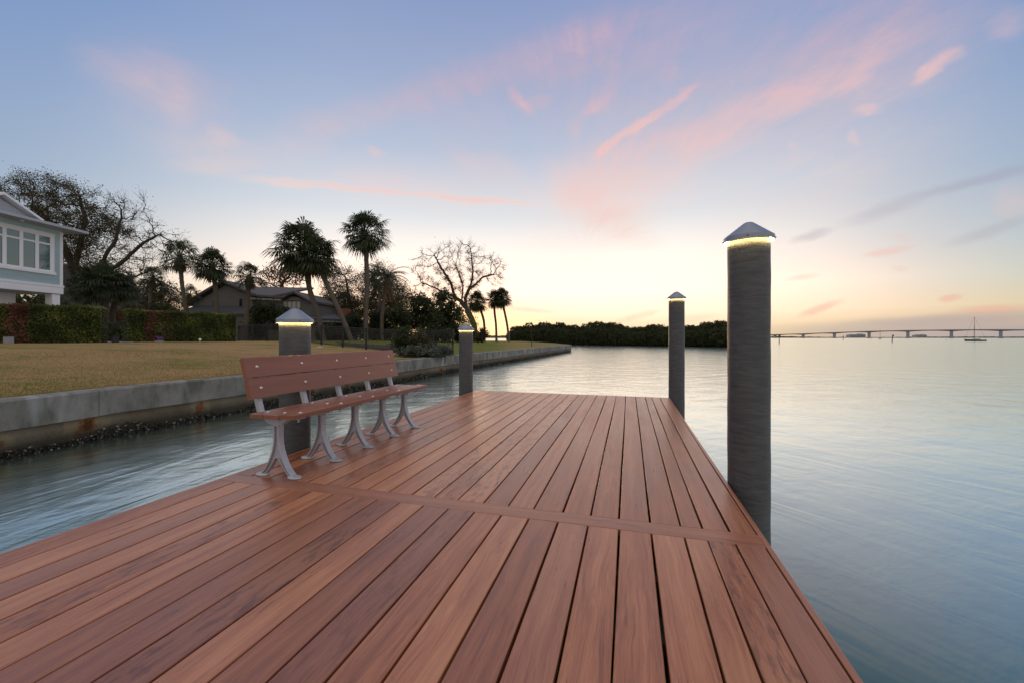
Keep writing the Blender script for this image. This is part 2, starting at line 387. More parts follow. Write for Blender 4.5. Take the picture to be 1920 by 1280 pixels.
def spall_fn(q, bs):
    co = wpos(q); n = q.noise(co, 9, 5, .7)
    c = q.ramp(n, [(.38, (.07, .035, .016)), (.5, (.22, .095, .035)), (.57, (.27, .21, .14)), (.8, (.24, .21, .16))])
    q.put(bs.inputs['Base Color'], c); bump(q, bs, n, 1, .03)
M['spall'] = mat('rusty_spalled_concrete', (.3, .2, .1), .9, spall_fn, spec=.1)
def oy_fn(q, bs):
    at = q.new('ShaderNodeAttribute'); at.attribute_name = 'bd'
    q.put(bs.inputs['Base Color'], q.ramp(q.sep(at.outputs['Color'])[0], [(.0, (.006, .006, .006)), (.72, (.02, .018, .016)), (.86, (.12, .10, .085)), (1, (.40, .36, .33))]))
M['oyster'] = mat('oyster_shell', (.1, .1, .1), .6, oy_fn)

def lawn_fn(q, bs):
    co = wpos(q); at = q.new('ShaderNodeAttribute'); at.attribute_name = 'bd'
    gr = q.sep(at.outputs['Color'])[0]
    n = q.noise(q.mapping(co, scale=(.28, .5, 1)), 1, 6, .62); n2 = q.noise(co, 2.2, 5, .65); f = q.noise(co, 28, 4, .7)
    dry = q.mix(q.mr(f, .3, .7), (.21, .135, .066), (.50, .34, .175))
    gre = q.mix(q.mr(f, .3, .7), (.11, .115, .032), (.27, .26, .08))
    mm = q.mr(q.math('ADD', q.math('MULTIPLY', n, .65), q.math('MULTIPLY', n2, .35)), .49, .61)
    c = q.mix(mm, dry, gre)
    lush = q.mix(q.mr(f, .3, .7), (.075, .110, .018), (.150, .200, .040))
    c = q.mix(gr, c, lush)
    q.put(bs.inputs['Base Color'], c)
    bump(q, bs, q.math('ADD', f, n2), .9, .05)
M['lawn'] = mat('lawn_turf', (.2, .16, .08), .95, lawn_fn, spec=.05)
def blade_fn(q, bs):
    at = q.new('ShaderNodeAttribute'); at.attribute_name = 'bd'
    r = q.sep(at.outputs['Color'])
    q.put(bs.inputs['Base Color'], q.mix(r[0], (.42, .29, .15), (.20, .20, .06)))
M['blade'] = mat('grass_blade', (.2, .2, .1), .8, blade_fn, spec=.1)

def leaf_mat(name, c1, c2, trans=.35, rough=.55):
    m = bpy.data.materials.new(name); m.use_nodes = True; q = NT(m.node_tree); nt = m.node_tree; bs = nt.nodes['Principled BSDF']
    at = q.new('ShaderNodeAttribute'); at.attribute_name = 'bd'
    c = q.mix(q.sep(at.outputs['Color'])[0], c1, c2)
    q.put(bs.inputs['Base Color'], c); bs.inputs['Roughness'].default_value = rough; bs.inputs['Specular IOR Level'].default_value = .3
    tr = q.new('ShaderNodeBsdfTranslucent'); q.put(tr.inputs[0], q.mix(.5, c, tuple(x * 1.6 for x in c2)))
    mx = q.new('ShaderNodeMixShader'); mx.inputs[0].default_value = trans
    q.l.new(bs.outputs[0], mx.inputs[1]); q.l.new(tr.outputs[0], mx.inputs[2])
    q.l.new(mx.outputs[0], nt.nodes['Material Output'].inputs[0]); return m
M['oak_leaf'] = leaf_mat('oak_leaves', (.030, .034, .016), (.085, .075, .040))
M['dark_leaf'] = leaf_mat('dark_leaves', (.016, .026, .011), (.055, .070, .026))
M['mangrove'] = leaf_mat('mangrove_leaves', (.022, .030, .013), (.080, .092, .038))
M['palm_leaf'] = leaf_mat('palm_fronds', (.020, .030, .014), (.062, .078, .036), .22)
M['palm_dead'] = leaf_mat('dead_palm_fronds', (.09, .048, .022), (.20, .115, .055), .25)
M['hedge_green'] = leaf_mat('hedge_leaves', (.040, .062, .014), (.20, .235, .060), .25)
M['hedge_red'] = leaf_mat('browned_hedge_leaves', (.12, .050, .034), (.31, .14, .095), .2)
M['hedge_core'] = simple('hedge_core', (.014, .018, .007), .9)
M['dry_leaf'] = leaf_mat('dry_oak_leaves', (.10, .050, .022), (.20, .105, .05), .4)
M['lime_leaf'] = leaf_mat('yellow_green_leaves', (.05, .07, .012), (.17, .19, .03), .4)
M['grey_leaf'] = leaf_mat('grey_green_leaves', (.04, .05, .04), (.12, .14, .115), .2)
M['purple'] = leaf_mat('purple_petals', (.20, .06, .32), (.40, .14, .55), .2)
M['bark'] = simple('oak_bark', (.070, .060, .052), .9, .35, 5, .8, dist=.03, spec=.1)
M['palm_bark'] = simple('palm_bark', (.115, .098, .082), .9, .3, 6, .8, dist=.03, spec=.1)

def siding_fn(c, board, vr=.1, gap=.12):
    def fn(q, bs):
        co = wpos(q); z = q.sep(co)[2]
        fr = q.math('FRACT', q.math('DIVIDE', z, board))
        lap = q.mr(fr, 0, gap, 1, 0)
        n = q.noise(q.mapping(co, scale=(.6, .6, 4)), 2, 4, .6)
        base = q.mix(n, tuple(x * (1 - vr) for x in c), tuple(x * (1 + vr) for x in c))
        q.put(bs.inputs['Base Color'], base)
        bump(q, bs, fr, 1.0, .07)
    return fn
M['teal_siding'] = mat('pale_aqua_siding', (.42, .62, .66), .55, siding_fn((.50, .67, .76), .16), spec=.3)
M['white_paint'] = simple('white_paint', (.82, .84, .90), .5, .05, 2, .05)
M['soffit'] = simple('soffit_paint', (.40, .43, .50), .6, .05, 2, .05)
M['metal_roof'] = simple('grey_metal_roof', (.25, .28, .34), .4, .12, 2, .1, metal=.3)
M['lav_siding'] = mat('pale_grey_siding', (.5, .5, .56), .6, siding_fn((.50, .52, .60), .2), spec=.3)
M['glass'] = mat('window_glass', (.010, .085, .095), .04, None, 0.0, .9)
M['glass'].node_tree.nodes['Principled BSDF'].inputs['IOR'].default_value = 1.75
M['grey_siding'] = mat('weathered_grey_siding', (.1, .1, .1), .8, siding_fn((.17, .165, .165), .34, .15), spec=.2)
M['shingle'] = simple('dark_shingle_roof', (.085, .080, .086), .9, .3, 7, .6, dist=.03)
M['shingle_blue'] = simple('blue_grey_shingle_roof', (.055, .060, .075), .85, .3, 7, .6, dist=.03)
M['trim_grey'] = simple('grey_trim', (.21, .195, .185), .7, .1, 3, .1)
M['blind'] = simple('pale_blind', (.42, .41, .40), .7, .05, 3, 0)
M['dark_glass'] = simple('dark_window', (.015, .016, .018), .1, .2, 3, 0)
def brick_fn(q, bs):
    co = wpos(q); x, y, z = q.sep(co)
    b = q.new('ShaderNodeTexBrick'); q.put(b.inputs['Vector'], q.comb(x, z, 0.0))
    b.inputs['Scale'].default_value = 4; q.put(b.inputs['Color1'], (.17, .055, .035)); q.put(b.inputs['Color2'], (.24, .085, .05)); q.put(b.inputs['Mortar'], (.16, .12, .10))
    b.inputs['Mortar Size'].default_value = .015
    q.put(bs.inputs['Base Color'], b.outputs[0])
M['brick'] = mat('red_brick', (.2, .07, .05), .9, brick_fn, spec=.1)
M['tan'] = simple('tan_stucco', (.23, .165, .13), .9, .15, 2, .2)
M['black'] = simple('black_fence_metal', (.012, .012, .013), .5, .2, 5, 0)
M['bridge'] = simple('hazed_bridge_concrete', (.27, .27, .285), .9, .12, .05, 0)  # paled concrete: distance haze is put into the colour, no air volume
M['shore'] = simple('hazed_shore_trees', (.10, .10, .10), 1, .35, .02, 0, spec=0)  # greyed tree colour stands in for the haze of distance
M['tower'] = simple('far_building', (.33, .33, .36), .9, .1, .05, 0)  # lightened for the far blocks, haze painted into the tone
M['hull'] = simple('boat_hull', (.10, .075, .055), .45, .3, .8, 0)
M['boat_white'] = simple('boat_white', (.34, .33, .33), .5, .15, 2, 0)
M['pole'] = simple('dark_timber', (.035, .03, .027), .9, .3, 4, .2)
M['mulch'] = simple('mulch_bed', (.030, .020, .016), .95, .4, 9, .8, dist=.05)
M['mud'] = simple('mud', (.02, .017, .012), .9, .4, 1, .5)
M['pot'] = simple('dark_plastic', (.018, .022, .032), .5, .2, 4, 0)
M['paving'] = simple('pale_paving', (.36, .38, .42), .8, .1, 2, 0)

def water_mat():
    m = bpy.data.materials.new('bay_water'); m.use_nodes = True; q = NT(m.node_tree); q.n.clear()
    co = wpos(q)
    dist = q.vmath('LENGTH', co, out=1)
    body = q.noise(q.mapping(co, rot=(0, 0, R(20)), scale=(.25, .6, 1)), 1, 4, .5)
    bc = q.mix(body, (.030, .092, .084), (.050, .132, .122))
    x_ = q.sep(co)[0]
    def flow(ang, sx, sy, det): return q.noise(q.mapping(co, rot=(0, 0, R(ang)), scale=(sx, sy, 1), typ='TEXTURE'), 1.0, det, .55, .6)
    sidef = q.mr(x_, -3.0, 1.0, 0, 1, 'SMOOTHSTEP')
    near = q.mix(sidef, flow(80, 2.0, .50, 3), flow(120, 2.6, .60, 3))
    near2 = q.mix(sidef, flow(76, .8, .22, 2), flow(116, 1.0, .24, 2))
    far = q.noise(q.mapping(co, rot=(0, 0, R(20)), scale=(1.3, .8, 1), typ='TEXTURE'), 1.0, 5, .6, .3)
    farf = q.mr(dist, 4, 22, 0, 1, 'SMOOTHSTEP')
    hn = q.math('ADD', q.math('MULTIPLY', near, .024), q.math('MULTIPLY', near2, .0015))
    h = q.math('ADD', q.math('MULTIPLY', hn, q.math('SUBTRACT', 1.0, q.math('MULTIPLY', farf, .75))), q.math('MULTIPLY', q.math('MULTIPLY', far, q.mr(farf, 0, 1, .2, 1)), .09))
    bp = q.new('ShaderNodeBump'); bp.inputs['Strength'].default_value = .8; bp.inputs['Distance'].default_value = 1.0
    q.put(bp.inputs['Height'], h)
    lw = q.new('ShaderNodeLayerWeight'); lw.inputs['Blend'].default_value = .5
    fac = q.math('ADD', q.mr(lw.outputs['Facing'], 0, .46, .04, .11), q.mr(lw.outputs['Facing'], .46, .82, 0, .82))
    df = q.new('ShaderNodeBsdfDiffuse'); q.put(df.inputs[0], bc)
    gl = q.new('ShaderNodeBsdfGlossy'); gl.distribution = 'GGX'; q.put(gl.inputs['Roughness'], q.mr(dist, 3, 30, .19, .15)); q.put(gl.inputs[0], (.91, .98, .94))
    q.put(gl.inputs['Normal'], bp.outputs[0])
    mx = q.new('ShaderNodeMixShader'); q.put(mx.inputs[0], fac); q.l.new(df.outputs[0], mx.inputs[1]); q.l.new(gl.outputs[0], mx.inputs[2])
    q.l.new(mx.outputs[0], q.new('ShaderNodeOutputMaterial').inputs[0]); return m
M['water'] = water_mat()

# ------------------------------------------------------------------ setting: water, lawn, far shore
rng = random.Random(7); nrg = np.random.default_rng(7)
def struct(o): o['kind'] = 'structure'; return o
mb = MB(); mb.add([(-9000, -3000, WATER), (9000, -3000, WATER), (9000, 20000, WATER), (-9000, 20000, WATER)], [(0, 1, 2, 3)])
struct(mb.build('water', M['water'], fix=False))

WTOP = CAMH - .89
WALL = [(-7.95, -8), (-7.62, 2), (-7.3, 5.86), (-7.08, 7.3), (-6.36, 9.8), (-4.43, 15.9), (-1.9, 24.5), (7.56, 52), (7.1, 68), (.8, 120), (-12, 132), (-150, 165)]
def XR(y):
    for (x0, y0), (x1, y1) in zip(WALL, WALL[1:]):
        if y <= y1: return x0 + (x1 - x0) * (y - y0) / (y1 - y0)
    return -150
def sm(t): t = max(0, min(1, t)); return t * t * (3 - 2 * t)
FA = Vector((Q(447, 33.5), 33.5)); FB = Vector((-3.06, 21.2))
def gz(x, y):
    d = XR(y) - x
    rise = .62 * sm((d - 1.0) / 17) * sm((62 - y) / 30 + .25)
    return WTOP - .012 + rise + .03 * math.sin(x * .7) * math.sin(y * .5) * sm(d / 4)
def beyond(x, y):     # past the fence line
    n = Vector((-(FB - FA).y, (FB - FA).x)).normalized()
    return (Vector((x, y)) - FA).dot(n) * (1 if n.y > 0 else -1)
ys = list(np.arange(-8, 36, .5)) + list(np.arange(36, 80, 2)) + list(np.arange(80, 166, 5))
ts = [0, .002, .004, .008, .012, .017, .023, .03, .038, .047, .058, .07, .085, .10, .12, .145, .17, .2, .24, .3, .4, .55, .75, 1]
mb = MB(); vs = []
for y in ys:
    xr = XR(y) - .34
    for t in ts:
        x = xr + (-150 - xr) * t if xr > -149 else -150 - t
        vs.append((x, y, gz(x, y)))
nt_ = len(ts); fs = []; 
for i in range(len(ys) - 1):
    for j in range(nt_ - 1):
        a = i * nt_ + j; fs.append((a, a + 1, a + nt_ + 1, a + nt_))
mb.v = vs; mb.f = fs
for f in fs:
    c = sum((Vector(vs[i]) for i in f), Vector()) / 4
    b = beyond(c.x, c.y)
    g_ = sm(b / 1.5 + .1) * (.85 if c.x < -3 else .85 - .45 * sm((c.x + 3) / 4))
    mb.at.append((g_, 0, 0))
struct(mb.build('lawn', M['lawn'], attr=True, smooth=True))

# grass blades on the near lawn
n = 52000
yy = 4.2 + 14 * nrg.random(n) ** 1.3; dd = .33 + 11 * nrg.random(n) ** 1.6
nb = 9000; yy[:nb] = 4.2 + 18 * nrg.random(nb); dd[:nb] = .31 + .10 * nrg.random(nb)
xx = np.array([XR(a) for a in yy]) - dd
zz = np.array([gz(a, b) for a, b in zip(xx, yy)])
an = nrg.random(n) * 2 * PI; h = .018 + .03 * nrg.random(n); ww = .006 + .006 * nrg.random(n)
V = np.zeros((n, 3, 3)); base = np.stack([xx, yy, zz - .004], 1)
dx = np.stack([np.cos(an), np.sin(an), 0 * an], 1) * ww[:, None]
V[:, 0] = base - dx; V[:, 1] = base + dx
V[:, 2] = base + np.stack([(nrg.random(n) - .5) * .05, (nrg.random(n) - .5) * .05, h], 1)
ga = np.stack([np.clip(.5 + .5 * np.sin(xx * 1.3 + np.sin(yy * .9)) * np.cos(yy * .8) + .5 * (nrg.random(n) - .5), 0, 1), nrg.random(n), 0 * an], 1)
o = quads_mesh('grass', V.reshape(-1, 3), M['blade'], attr=ga, n=3)
tag(o, 'short dry grass blades on the lawn beside the seawall', 'grass', kind='stuff')

# ------------------------------------------------------------------ seawall
sw = thing('seawall', (WALL[2][0], WALL[2][1], WATER), 'long weathered concrete seawall holding the lawn above the channel', 'seawall')
OFF = Vector((WALL[2][0], WALL[2][1], WATER))
def offset_line(pts, d):
    out = []
    for i, p in enumerate(pts):
        a = Vector(pts[max(i - 1, 0)]); b = Vector(pts[min(i + 1, len(pts) - 1)]); p = Vector(p)
        d1 = (p - a).normalized() if i else (b - p).normalized(); d2 = (b - p).normalized() if i < len(pts) - 1 else d1
        nn = (Vector((-d1.y, d1.x)) + Vector((-d2.y, d2.x))).normalized(); nn /= max(.5, nn.dot(Vector((-d1.y, d1.x))))
        out.append(p + nn * d)
    return out
def dens(pts, step):
    out = []
    for a, b in zip(pts, pts[1:]):
        a, b = Vector(a), Vector(b); m = max(1, int((b - a).length / step))
        out += [a + (b - a) * i / m for i in range(m)]
    return out + [Vector(pts[-1])]
def sweep(prof, line, name, m, zw=0, jag=0):
    """prof: (inland offset, z) closed profile"""
    L = dens(line, .35 if jag else 3.0); n_ = len(prof); mb = MB(); vs = []
    offs = [offset_line(L, p[0]) for p in prof]
    for i in range(len(L)):
        for j in range(n_):
            q_ = offs[j][i]; jz = (rng.random() - .5) * jag
            vs.append((q_.x - OFF.x, q_.y - OFF.y, prof[j][1] - WATER + (jz if j in (0, 1) else 0)))
    fs = [(i * n_ + j, i * n_ + (j + 1) % n_, (i + 1) * n_ + (j + 1) % n_, (i + 1) * n_ + j) for i in range(len(L) - 1) for j in range(n_)]
    fs += [tuple(range(n_)), tuple((len(L) - 1) * n_ + j for j in range(n_))]
    mb.add(vs, fs)
    return mb.build(name, m, sw)
def wall_y(px):     # y where the ray of a pixel column meets the wall line
    lo, hi = 1.0, 51.9
    for _ in range(50):
        m = (lo + hi) / 2
        if XR(m) / m < (px - 960) / F: lo = m
        else: hi = m
    return lo
for px_, wd, hh in ((172, .22, .26), (381, .14, .28), (590, .16, .24), (655, .18, .2), (10, .10, .12), (830, .3, .2)):
    STAINS.append((XR(wall_y(px_)) - .03, wall_y(px_), wd, hh))
M['panel'] = mat('seawall_panel', (.2, .18, .14), .85, panel_fn, spec=.2)
WL = WALL[:10]
cb = WTOP - .447
sweep([(0.0, cb), (0.012, cb - .01), (.36, cb - .01), (.36, WTOP - .01), (.35, WTOP), (.03, WTOP), (0.0, WTOP - .03)], WL[:9] + [(.8, 120)], 'cap_beam', M['concrete'], jag=.016)
sweep([(.08, WATER - 1.2), (.30, WATER - 1.2), (.30, cb + .05), (.08, cb + .05)], WL[:9] + [(.8, 120)], 'wall_panel', M['panel'])
# construction joints in the cap: thin raised mortar scars
def wall_at(y, d): return Vector((XR(y), y)), d
def wdir(y):
    a = Vector((XR(y - .05), y - .05)); b = Vector((XR(y + .05), y + .05)); return (b - a).normalized()
# oysters at the waterline
lumps = []
at = []
for i in range(12000):
    y = 2.5 + 30 * rng.random() ** 1.35 if i < 8800 else 10 + 41 * rng.random()
    t = wdir(y); nn = Vector((-t.y, t.x))
    band = .05 + .05 * math.sin(y * 1.9) + .05 * math.sin(y * 4.3 + 1)
    z = WATER - .03 + max(.03, band + .10) * rng.random() ** 1.3
    c2 = Vector((XR(y), y)) + nn * (.07 - .07 * rng.random())
    r = .010 + .020 * rng.random()
    c = Vector((c2.x, c2.y, z)); u = Vector([rng.gauss(0, 1) for _ in range(3)]).normalized(); v = u.orthogonal().normalized(); v.rotate(Matrix.Rotation(rng.random() * 6, 3, u)); x_ = u.cross(v)
    p = [c + v * r, c + x_ * r * .7 + u * r * .2, c - v * r * 1.3, c - x_ * r * .7 + u * r * .2, c + u * r * .6]
    for f in ((0, 1, 4, 4), (1, 2, 4, 4), (2, 3, 4, 4), (3, 0, 4, 4), (0, 1, 2, 3)):
        lumps += [p[k_] for k_ in f]
    cc = rng.random() ** 1.2
    at += [(cc, 0, 0)] * 5
o = quads_mesh('oyster_shells', np.array([tuple(p) for p in lumps]), M['oyster'], attr=np.array(at))
tag(o, 'crust of dark oysters and pale shells along the foot of the seawall', 'oysters', kind='stuff')

# ------------------------------------------------------------------ dock
TH = math.atan((1179 - 960) / F)
dvec = Vector((math.sin(TH), math.cos(TH), 0)); nvec = Vector((math.cos(TH), -math.sin(TH), 0))
def D(off, s, z=0): return dvec * s + nvec * off + Vector((0, 0, z))
dock = thing('dock', (0, 0, 0), 'reddish brown hardwood dock of long boards with one cross board', 'dock', rz=-TH)
SEAMR = [.677, .535, .403, .287, .118, -.052, -.223]
seams = SEAMR + [-.223 - .173 * i for i in range(1, 17)]; seams[-1] = -2.985
def boards(s0, s1, seams, seed, endtilt=0):
    r_ = random.Random(seed); mb = MB()
    for a, b in zip(seams, seams[1:]):
        g = .0044 + .0022 * r_.random()
        at = (r_.random(), r_.random(), r_.random())
        dz = -.0015 * r_.random()
        # gently bowed board: several lengths so the seams are not dead straight
        N = 10; ph = r_.random() * 6; vs = []
        x0, x1 = b + g, a - g
        amp = .0022
        for i in range(N + 1):
            s = s0 + (s1 - s0) * i / N; w0 = amp * math.sin(ph + i * .9); w1 = amp * math.sin(ph + 1 + i * .7); c = .003
            vs += [(x0 + w0, s, -.035), (x0 + w0, s, dz - c), (x0 + w0 + c, s, dz), (x1 + w1 - c, s, dz), (x1 + w1, s, dz - c), (x1 + w1, s, -.035)]
        fs = [(i * 6 + j, i * 6 + (j + 1) % 6, (i + 1) * 6 + (j + 1) % 6, (i + 1) * 6 + j) for i in range(N) for j in range(6)]
        fs += [tuple(range(6)), tuple(N * 6 + j for j in range(6))]
        mb.add(vs, fs, at)
    return mb
near = boards(-2.5, 2.372, seams, 11); far = boards(2.516, 7.86, [s + .004 * math.sin(i * 2.1) for i, s in enumerate(seams)], 23)
near.build('near_boards', M['deck'], dock, attr=True)
far.build('far_boards', M['deck'], dock, attr=True)
mb = MB()   # the cross board lies across the view: its own material copy runs the grain along x, so model it turned
mb.box((-.0695, -1.83, -.035), (.0695, 1.831, 0), (.35, .8, .2), ch=.003)
cb_ = mb.build('cross_board', M['deck'], dock, attr=True); cb_.location = ((.677 - 2.985) / 2, 2.444, .0005); cb_.rotation_euler = (0, 0, R(90))
mb = MB()
mb.box((.680, -2.5, -.19), (.706, 7.888, -.004), (.4, .7, .4), ch=.003); mb.box((-3.014, -2.5, -.19), (-2.988, 7.888, -.004), (.6, .6, .4), ch=.003)
mb.build('edge_trim', M['deck'], dock, attr=True)
mb = MB(); mb.box((-.013, -1.86, -.19), (.013, 1.86, -.004), (.5, .3, .3), ch=.003)
o = mb.build('end_trim', M['deck'], dock, attr=True); o.location = (-1.154, 7.876, -.0015); o.rotation_euler = (0, 0, R(90))
mb = MB()
for i in range(27): s = -2.4 + .40 * i; mb.box((-2.95, s - .022, -.20), (.64, s + .022, -.0365)) if s < 7.85 else None
for off in (-2.85, -1.15, .5): mb.box((off - .05, -2.4, -.42), (off + .05, 7.8, -.2015))
mb.build('joist_frame', M['joist'], dock)

# ------------------------------------------------------------------ piles with lit caps
def make_pile(top, label):
    t = thing('dock_pile', (0, 0, WATER), label, 'dock pile', 'lit piles along the dock edges')
    H = top - WATER; mb = MB(); prof = [(.138, -2.0), (.14, 0)]
    nz = 40
    for i in range(1, nz + 1): prof.append((.140 + .0003 * math.sin(i * 5.1), H * i / nz))
    prof.append((0.0, H + .01))
    mb.lathe(prof, n=48, wob=lambda a, z: .0009 * math.sin(a * 3 + z * 9) + .0006 * math.sin(a * 5 - z * 23))
    mb.build('sleeve', M['pile'], t, smooth=True)
    mb = MB(); b = H
    mb.lathe([(0, b + .012), (.163, b + .012), (.163, b), (.1665, b), (.1665, b + .033), (.163, b + .037), (.040, b + .134), (.026, b + .143), (0, b + .145)], n=96)
    mb.build('cap', M['cap'], t)
    mb = MB(); n_ = 56; ring = []
    mb.lathe([(.1418, b + .0085), (.1600, b + .0085), (.1600, b + .0110), (.1418, b + .0110), (.1418, b + .0085)], n=n_)
    mb.build('light_strip', M['led'], t)
    for k_ in range(4):
        mb = MB(); a = k_ * PI / 2 + .35
        mb.tube([(.160 * math.cos(a), .160 * math.sin(a), b + .016), (.173 * math.cos(a), .173 * math.sin(a), b + .016)], .0048, 8)
        mb.build('screw', M['screw'], t)
    return t
def put(t, off, s, rz=0): p = D(off, s); t.location = (p.x, p.y, WATER); t.rotation_euler = (0, 0, rz); return t
p1 = put(make_pile(1.775, 'tallest nearest grey pile with a lit cone cap at the right edge of the dock'), .853, 3.403, -.9)
p2 = copy_tree(p1); put(p2, .853, 8.17, .5); p2['label'] = 'distant tall grey pile with lit cap at the far right corner of the dock'
p3 = put(make_pile(1.212, 'short wide grey pile with bright lit cap rising behind the bench'), -3.165, 3.309, -1.2)
p4 = copy_tree(p3); put(p4, -3.165, 7.728, .2); p4['label'] = 'small lit grey pile at the far left corner of the dock, past the bench'

# ------------------------------------------------------------------ bench
bl = D(-2.61, 3.49)
bench = thing('bench', bl, 'reddish plank bench with cast metal legs on the left of the dock', 'bench', rz=-TH)
Y0, Y1 = -1.03, 1.04
def plank(x0, x1, name, z0=.468, z1=.500, seed=1):
    mb = MB(); r_ = random.Random(seed); mb.box((-(x1 - x0) / 2, Y0, 0), ((x1 - x0) / 2, Y1, z1 - z0), (r_.random() * .5 + .25, .3 * r_.random(), .3 * r_.random()), ch=.003)
    o = mb.build(name, M['bench_wood'], bench, attr=True); o.location = ((x0 + x1) / 2, 0, z0); return o
plank(.112, .252, 'seat_board', .470, .502, 1); o = plank(-.035, .106, 'seat_board', .462, .494, 2); o = plank(-.165, -.041, 'seat_board', .462, .494, 3)
bd = Vector((-.23 + .15, 0, .92 - .606)); tilt = math.atan2(.08, .314)
for j, (h0, h1) in enumerate(((0, .158), (.165, .324))):
    mb = MB(); mb.box((-.036, Y0, h0), (0, Y1, h1), (.45 + .2 * j, .1, .2), ch=.003)
    o = mb.build('back_board', M['bench_wood'], bench, attr=True); o.location = (-.150, 0, .606); o.rotation_euler = (0, -tilt, 0)
# one cast leg frame
def frame_mesh():
    mb = MB(); ft = .007
    OUT = [(.026, .425), (.022, .39), (.0195, .34), (.0195, .30), (.024, .25), (.034, .205), (.050, .16), (.073, .11), (.102, .062), (.134, .026), (.150, .012)]
    INN = [(0, .150), (.010, .148), (.024, .134), (.044, .102), (.070, .064), (.103, .028), (.120, .012)]
    web = [(x, z) for x, z in OUT] + [(x, z) for x, z in reversed(INN)] + [(-x, z) for x, z in INN[1:]] + [(-x, z) for x, z in reversed(OUT)]
    mb.prism(web, -.008, .008)
    def band(pts, wy, th):
        n_ = len(pts); vs = []
        for i, (x, z) in enumerate(pts):
            a = Vector(pts[max(i - 1, 0)]); b = Vector(pts[min(i + 1, n_ - 1)]); d_ = (b - a).normalized(); nn = Vector((-d_.y, d_.x)) * th / 2
            for sy, sn in ((-wy, -1), (wy, -1), (wy, 1), (-wy, 1)): vs.append((x + nn.x * sn, sy, z + nn.y * sn))
        fs = [(i * 4 + j, i * 4 + (j + 1) % 4, (i + 1) * 4 + (j + 1) % 4, (i + 1) * 4 + j) for i in range(n_ - 1) for j in range(4)] + [(0, 1, 2, 3), tuple((n_ - 1) * 4 + j for j in range(4))]
        mb.add(vs, fs)
    for sx in (1, -1):
        band([(sx * x, z) for x, z in OUT], .026, .011)
        band([(sx * x, z) for x, z in INN], .020, .009)
        # oval foot pad with a raised instep
        c = sx * .152
        vs = []; n_ = 20
        for (rx, ry, z, o_) in ((.058, .038, 0, 0), (.060, .040, .006, 0), (.056, .036, .013, 0), (.026, .018, .024, -sx * .016)):
            for i in range(n_): t = 2 * PI * i / n_; vs.append((c + o_ + rx * math.cos(t), ry * math.sin(t), z))
        fs = [(i * n_ + j, i * n_ + (j + 1) % n_, (i + 1) * n_ + (j + 1) % n_, (i + 1) * n_ + j) for i in range(3) for j in range(n_)] + [tuple(range(n_)), tuple(3 * n_ + j for j in range(n_))]
        mb.add(vs, fs)
    # yoke under the seat: shallow bowl plus a forward tongue
    bowl = [(-.125, .461), (-.118, .445), (-.098, .424), (-.068, .408), (-.035, .402), (.035, .402), (.060, .410), (.085, .428), (.110, .445), (.205, .452), (.232, .459), (.232, .469), (.115, .469), (.112, .461)]
    mb.prism(bowl, -.027, .027)
    mb.prism([(-.03, .430), (.03, .430), (.028, .39), (-.028, .39)], -.024, .024)
    mb.tube([(.20, -.012, .452), (.20, -.012, .432)], .008, 8); mb.tube([(.04, -.014, .41), (.04, -.014, .392)], .008, 8)
    return mb
fm = None
for i, y in enumerate((-.925, -.463, -.005, .468, .918)):
    if fm is None:
        mb = frame_mesh(); o = mb.build('leg_frame', M['cast'], bench, bevel=.0018); fm = o
        mb = MB(); arm = [(-.118, .455), (-.150, .462), (-.172, .50), (-.190, .56), (-.212, .65), (-.245, .78), (-.274, .895)]
        n_ = len(arm); vs = []
        for x, z in arm:
            for dx_, dy_ in ((-.019, -.021), (.019, -.021), (.019, .021), (-.019, .021)): vs.append((x + dx_ - .002, dy_, z))
        mb.add(vs, [(a * 4 + j, a * 4 + (j + 1) % 4, (a + 1) * 4 + (j + 1) % 4, (a + 1) * 4 + j) for a in range(n_ - 1) for j in range(4)] + [(0, 1, 2, 3), tuple((n_ - 1) * 4 + j for j in range(4))])
        ar = mb.build('back_arm', M['cast'], bench, bevel=.003); am = ar
    else:
        o = fm.copy(); col.objects.link(o); ar = am.copy(); col.objects.link(ar)
    o.location = (0, y, 0); ar.location = (0, y, 0)
    for (hh, z_) in ((.075, 0), (.245, 0)):
        mb = MB(); n_ = 12; prof = [(.0135, 0), (.0125, .003), (.008, .0062), (0, .0075)]
        mb.lathe(prof, n=n_); b_ = mb.build('bolt', M['bolt'], bench, smooth=True)
        dirn = Vector((-math.sin(tilt), 0, math.cos(tilt))); pz = Vector((-.150, y, .606)) + dirn * hh
        b_.location = pz; b_.rotation_euler = (0, PI / 2 - tilt, 0)
    for x_, z_ in ((.205, .502), (.06, .494), (-.10, .494)):
        mb = MB(); mb.lathe([(.0135, 0), (.0125, .003), (.008, .0062), (0, .0075)], n=12); b_ = mb.build('bolt', M['bolt'], bench, smooth=True); b_.location = (x_, y, z_)

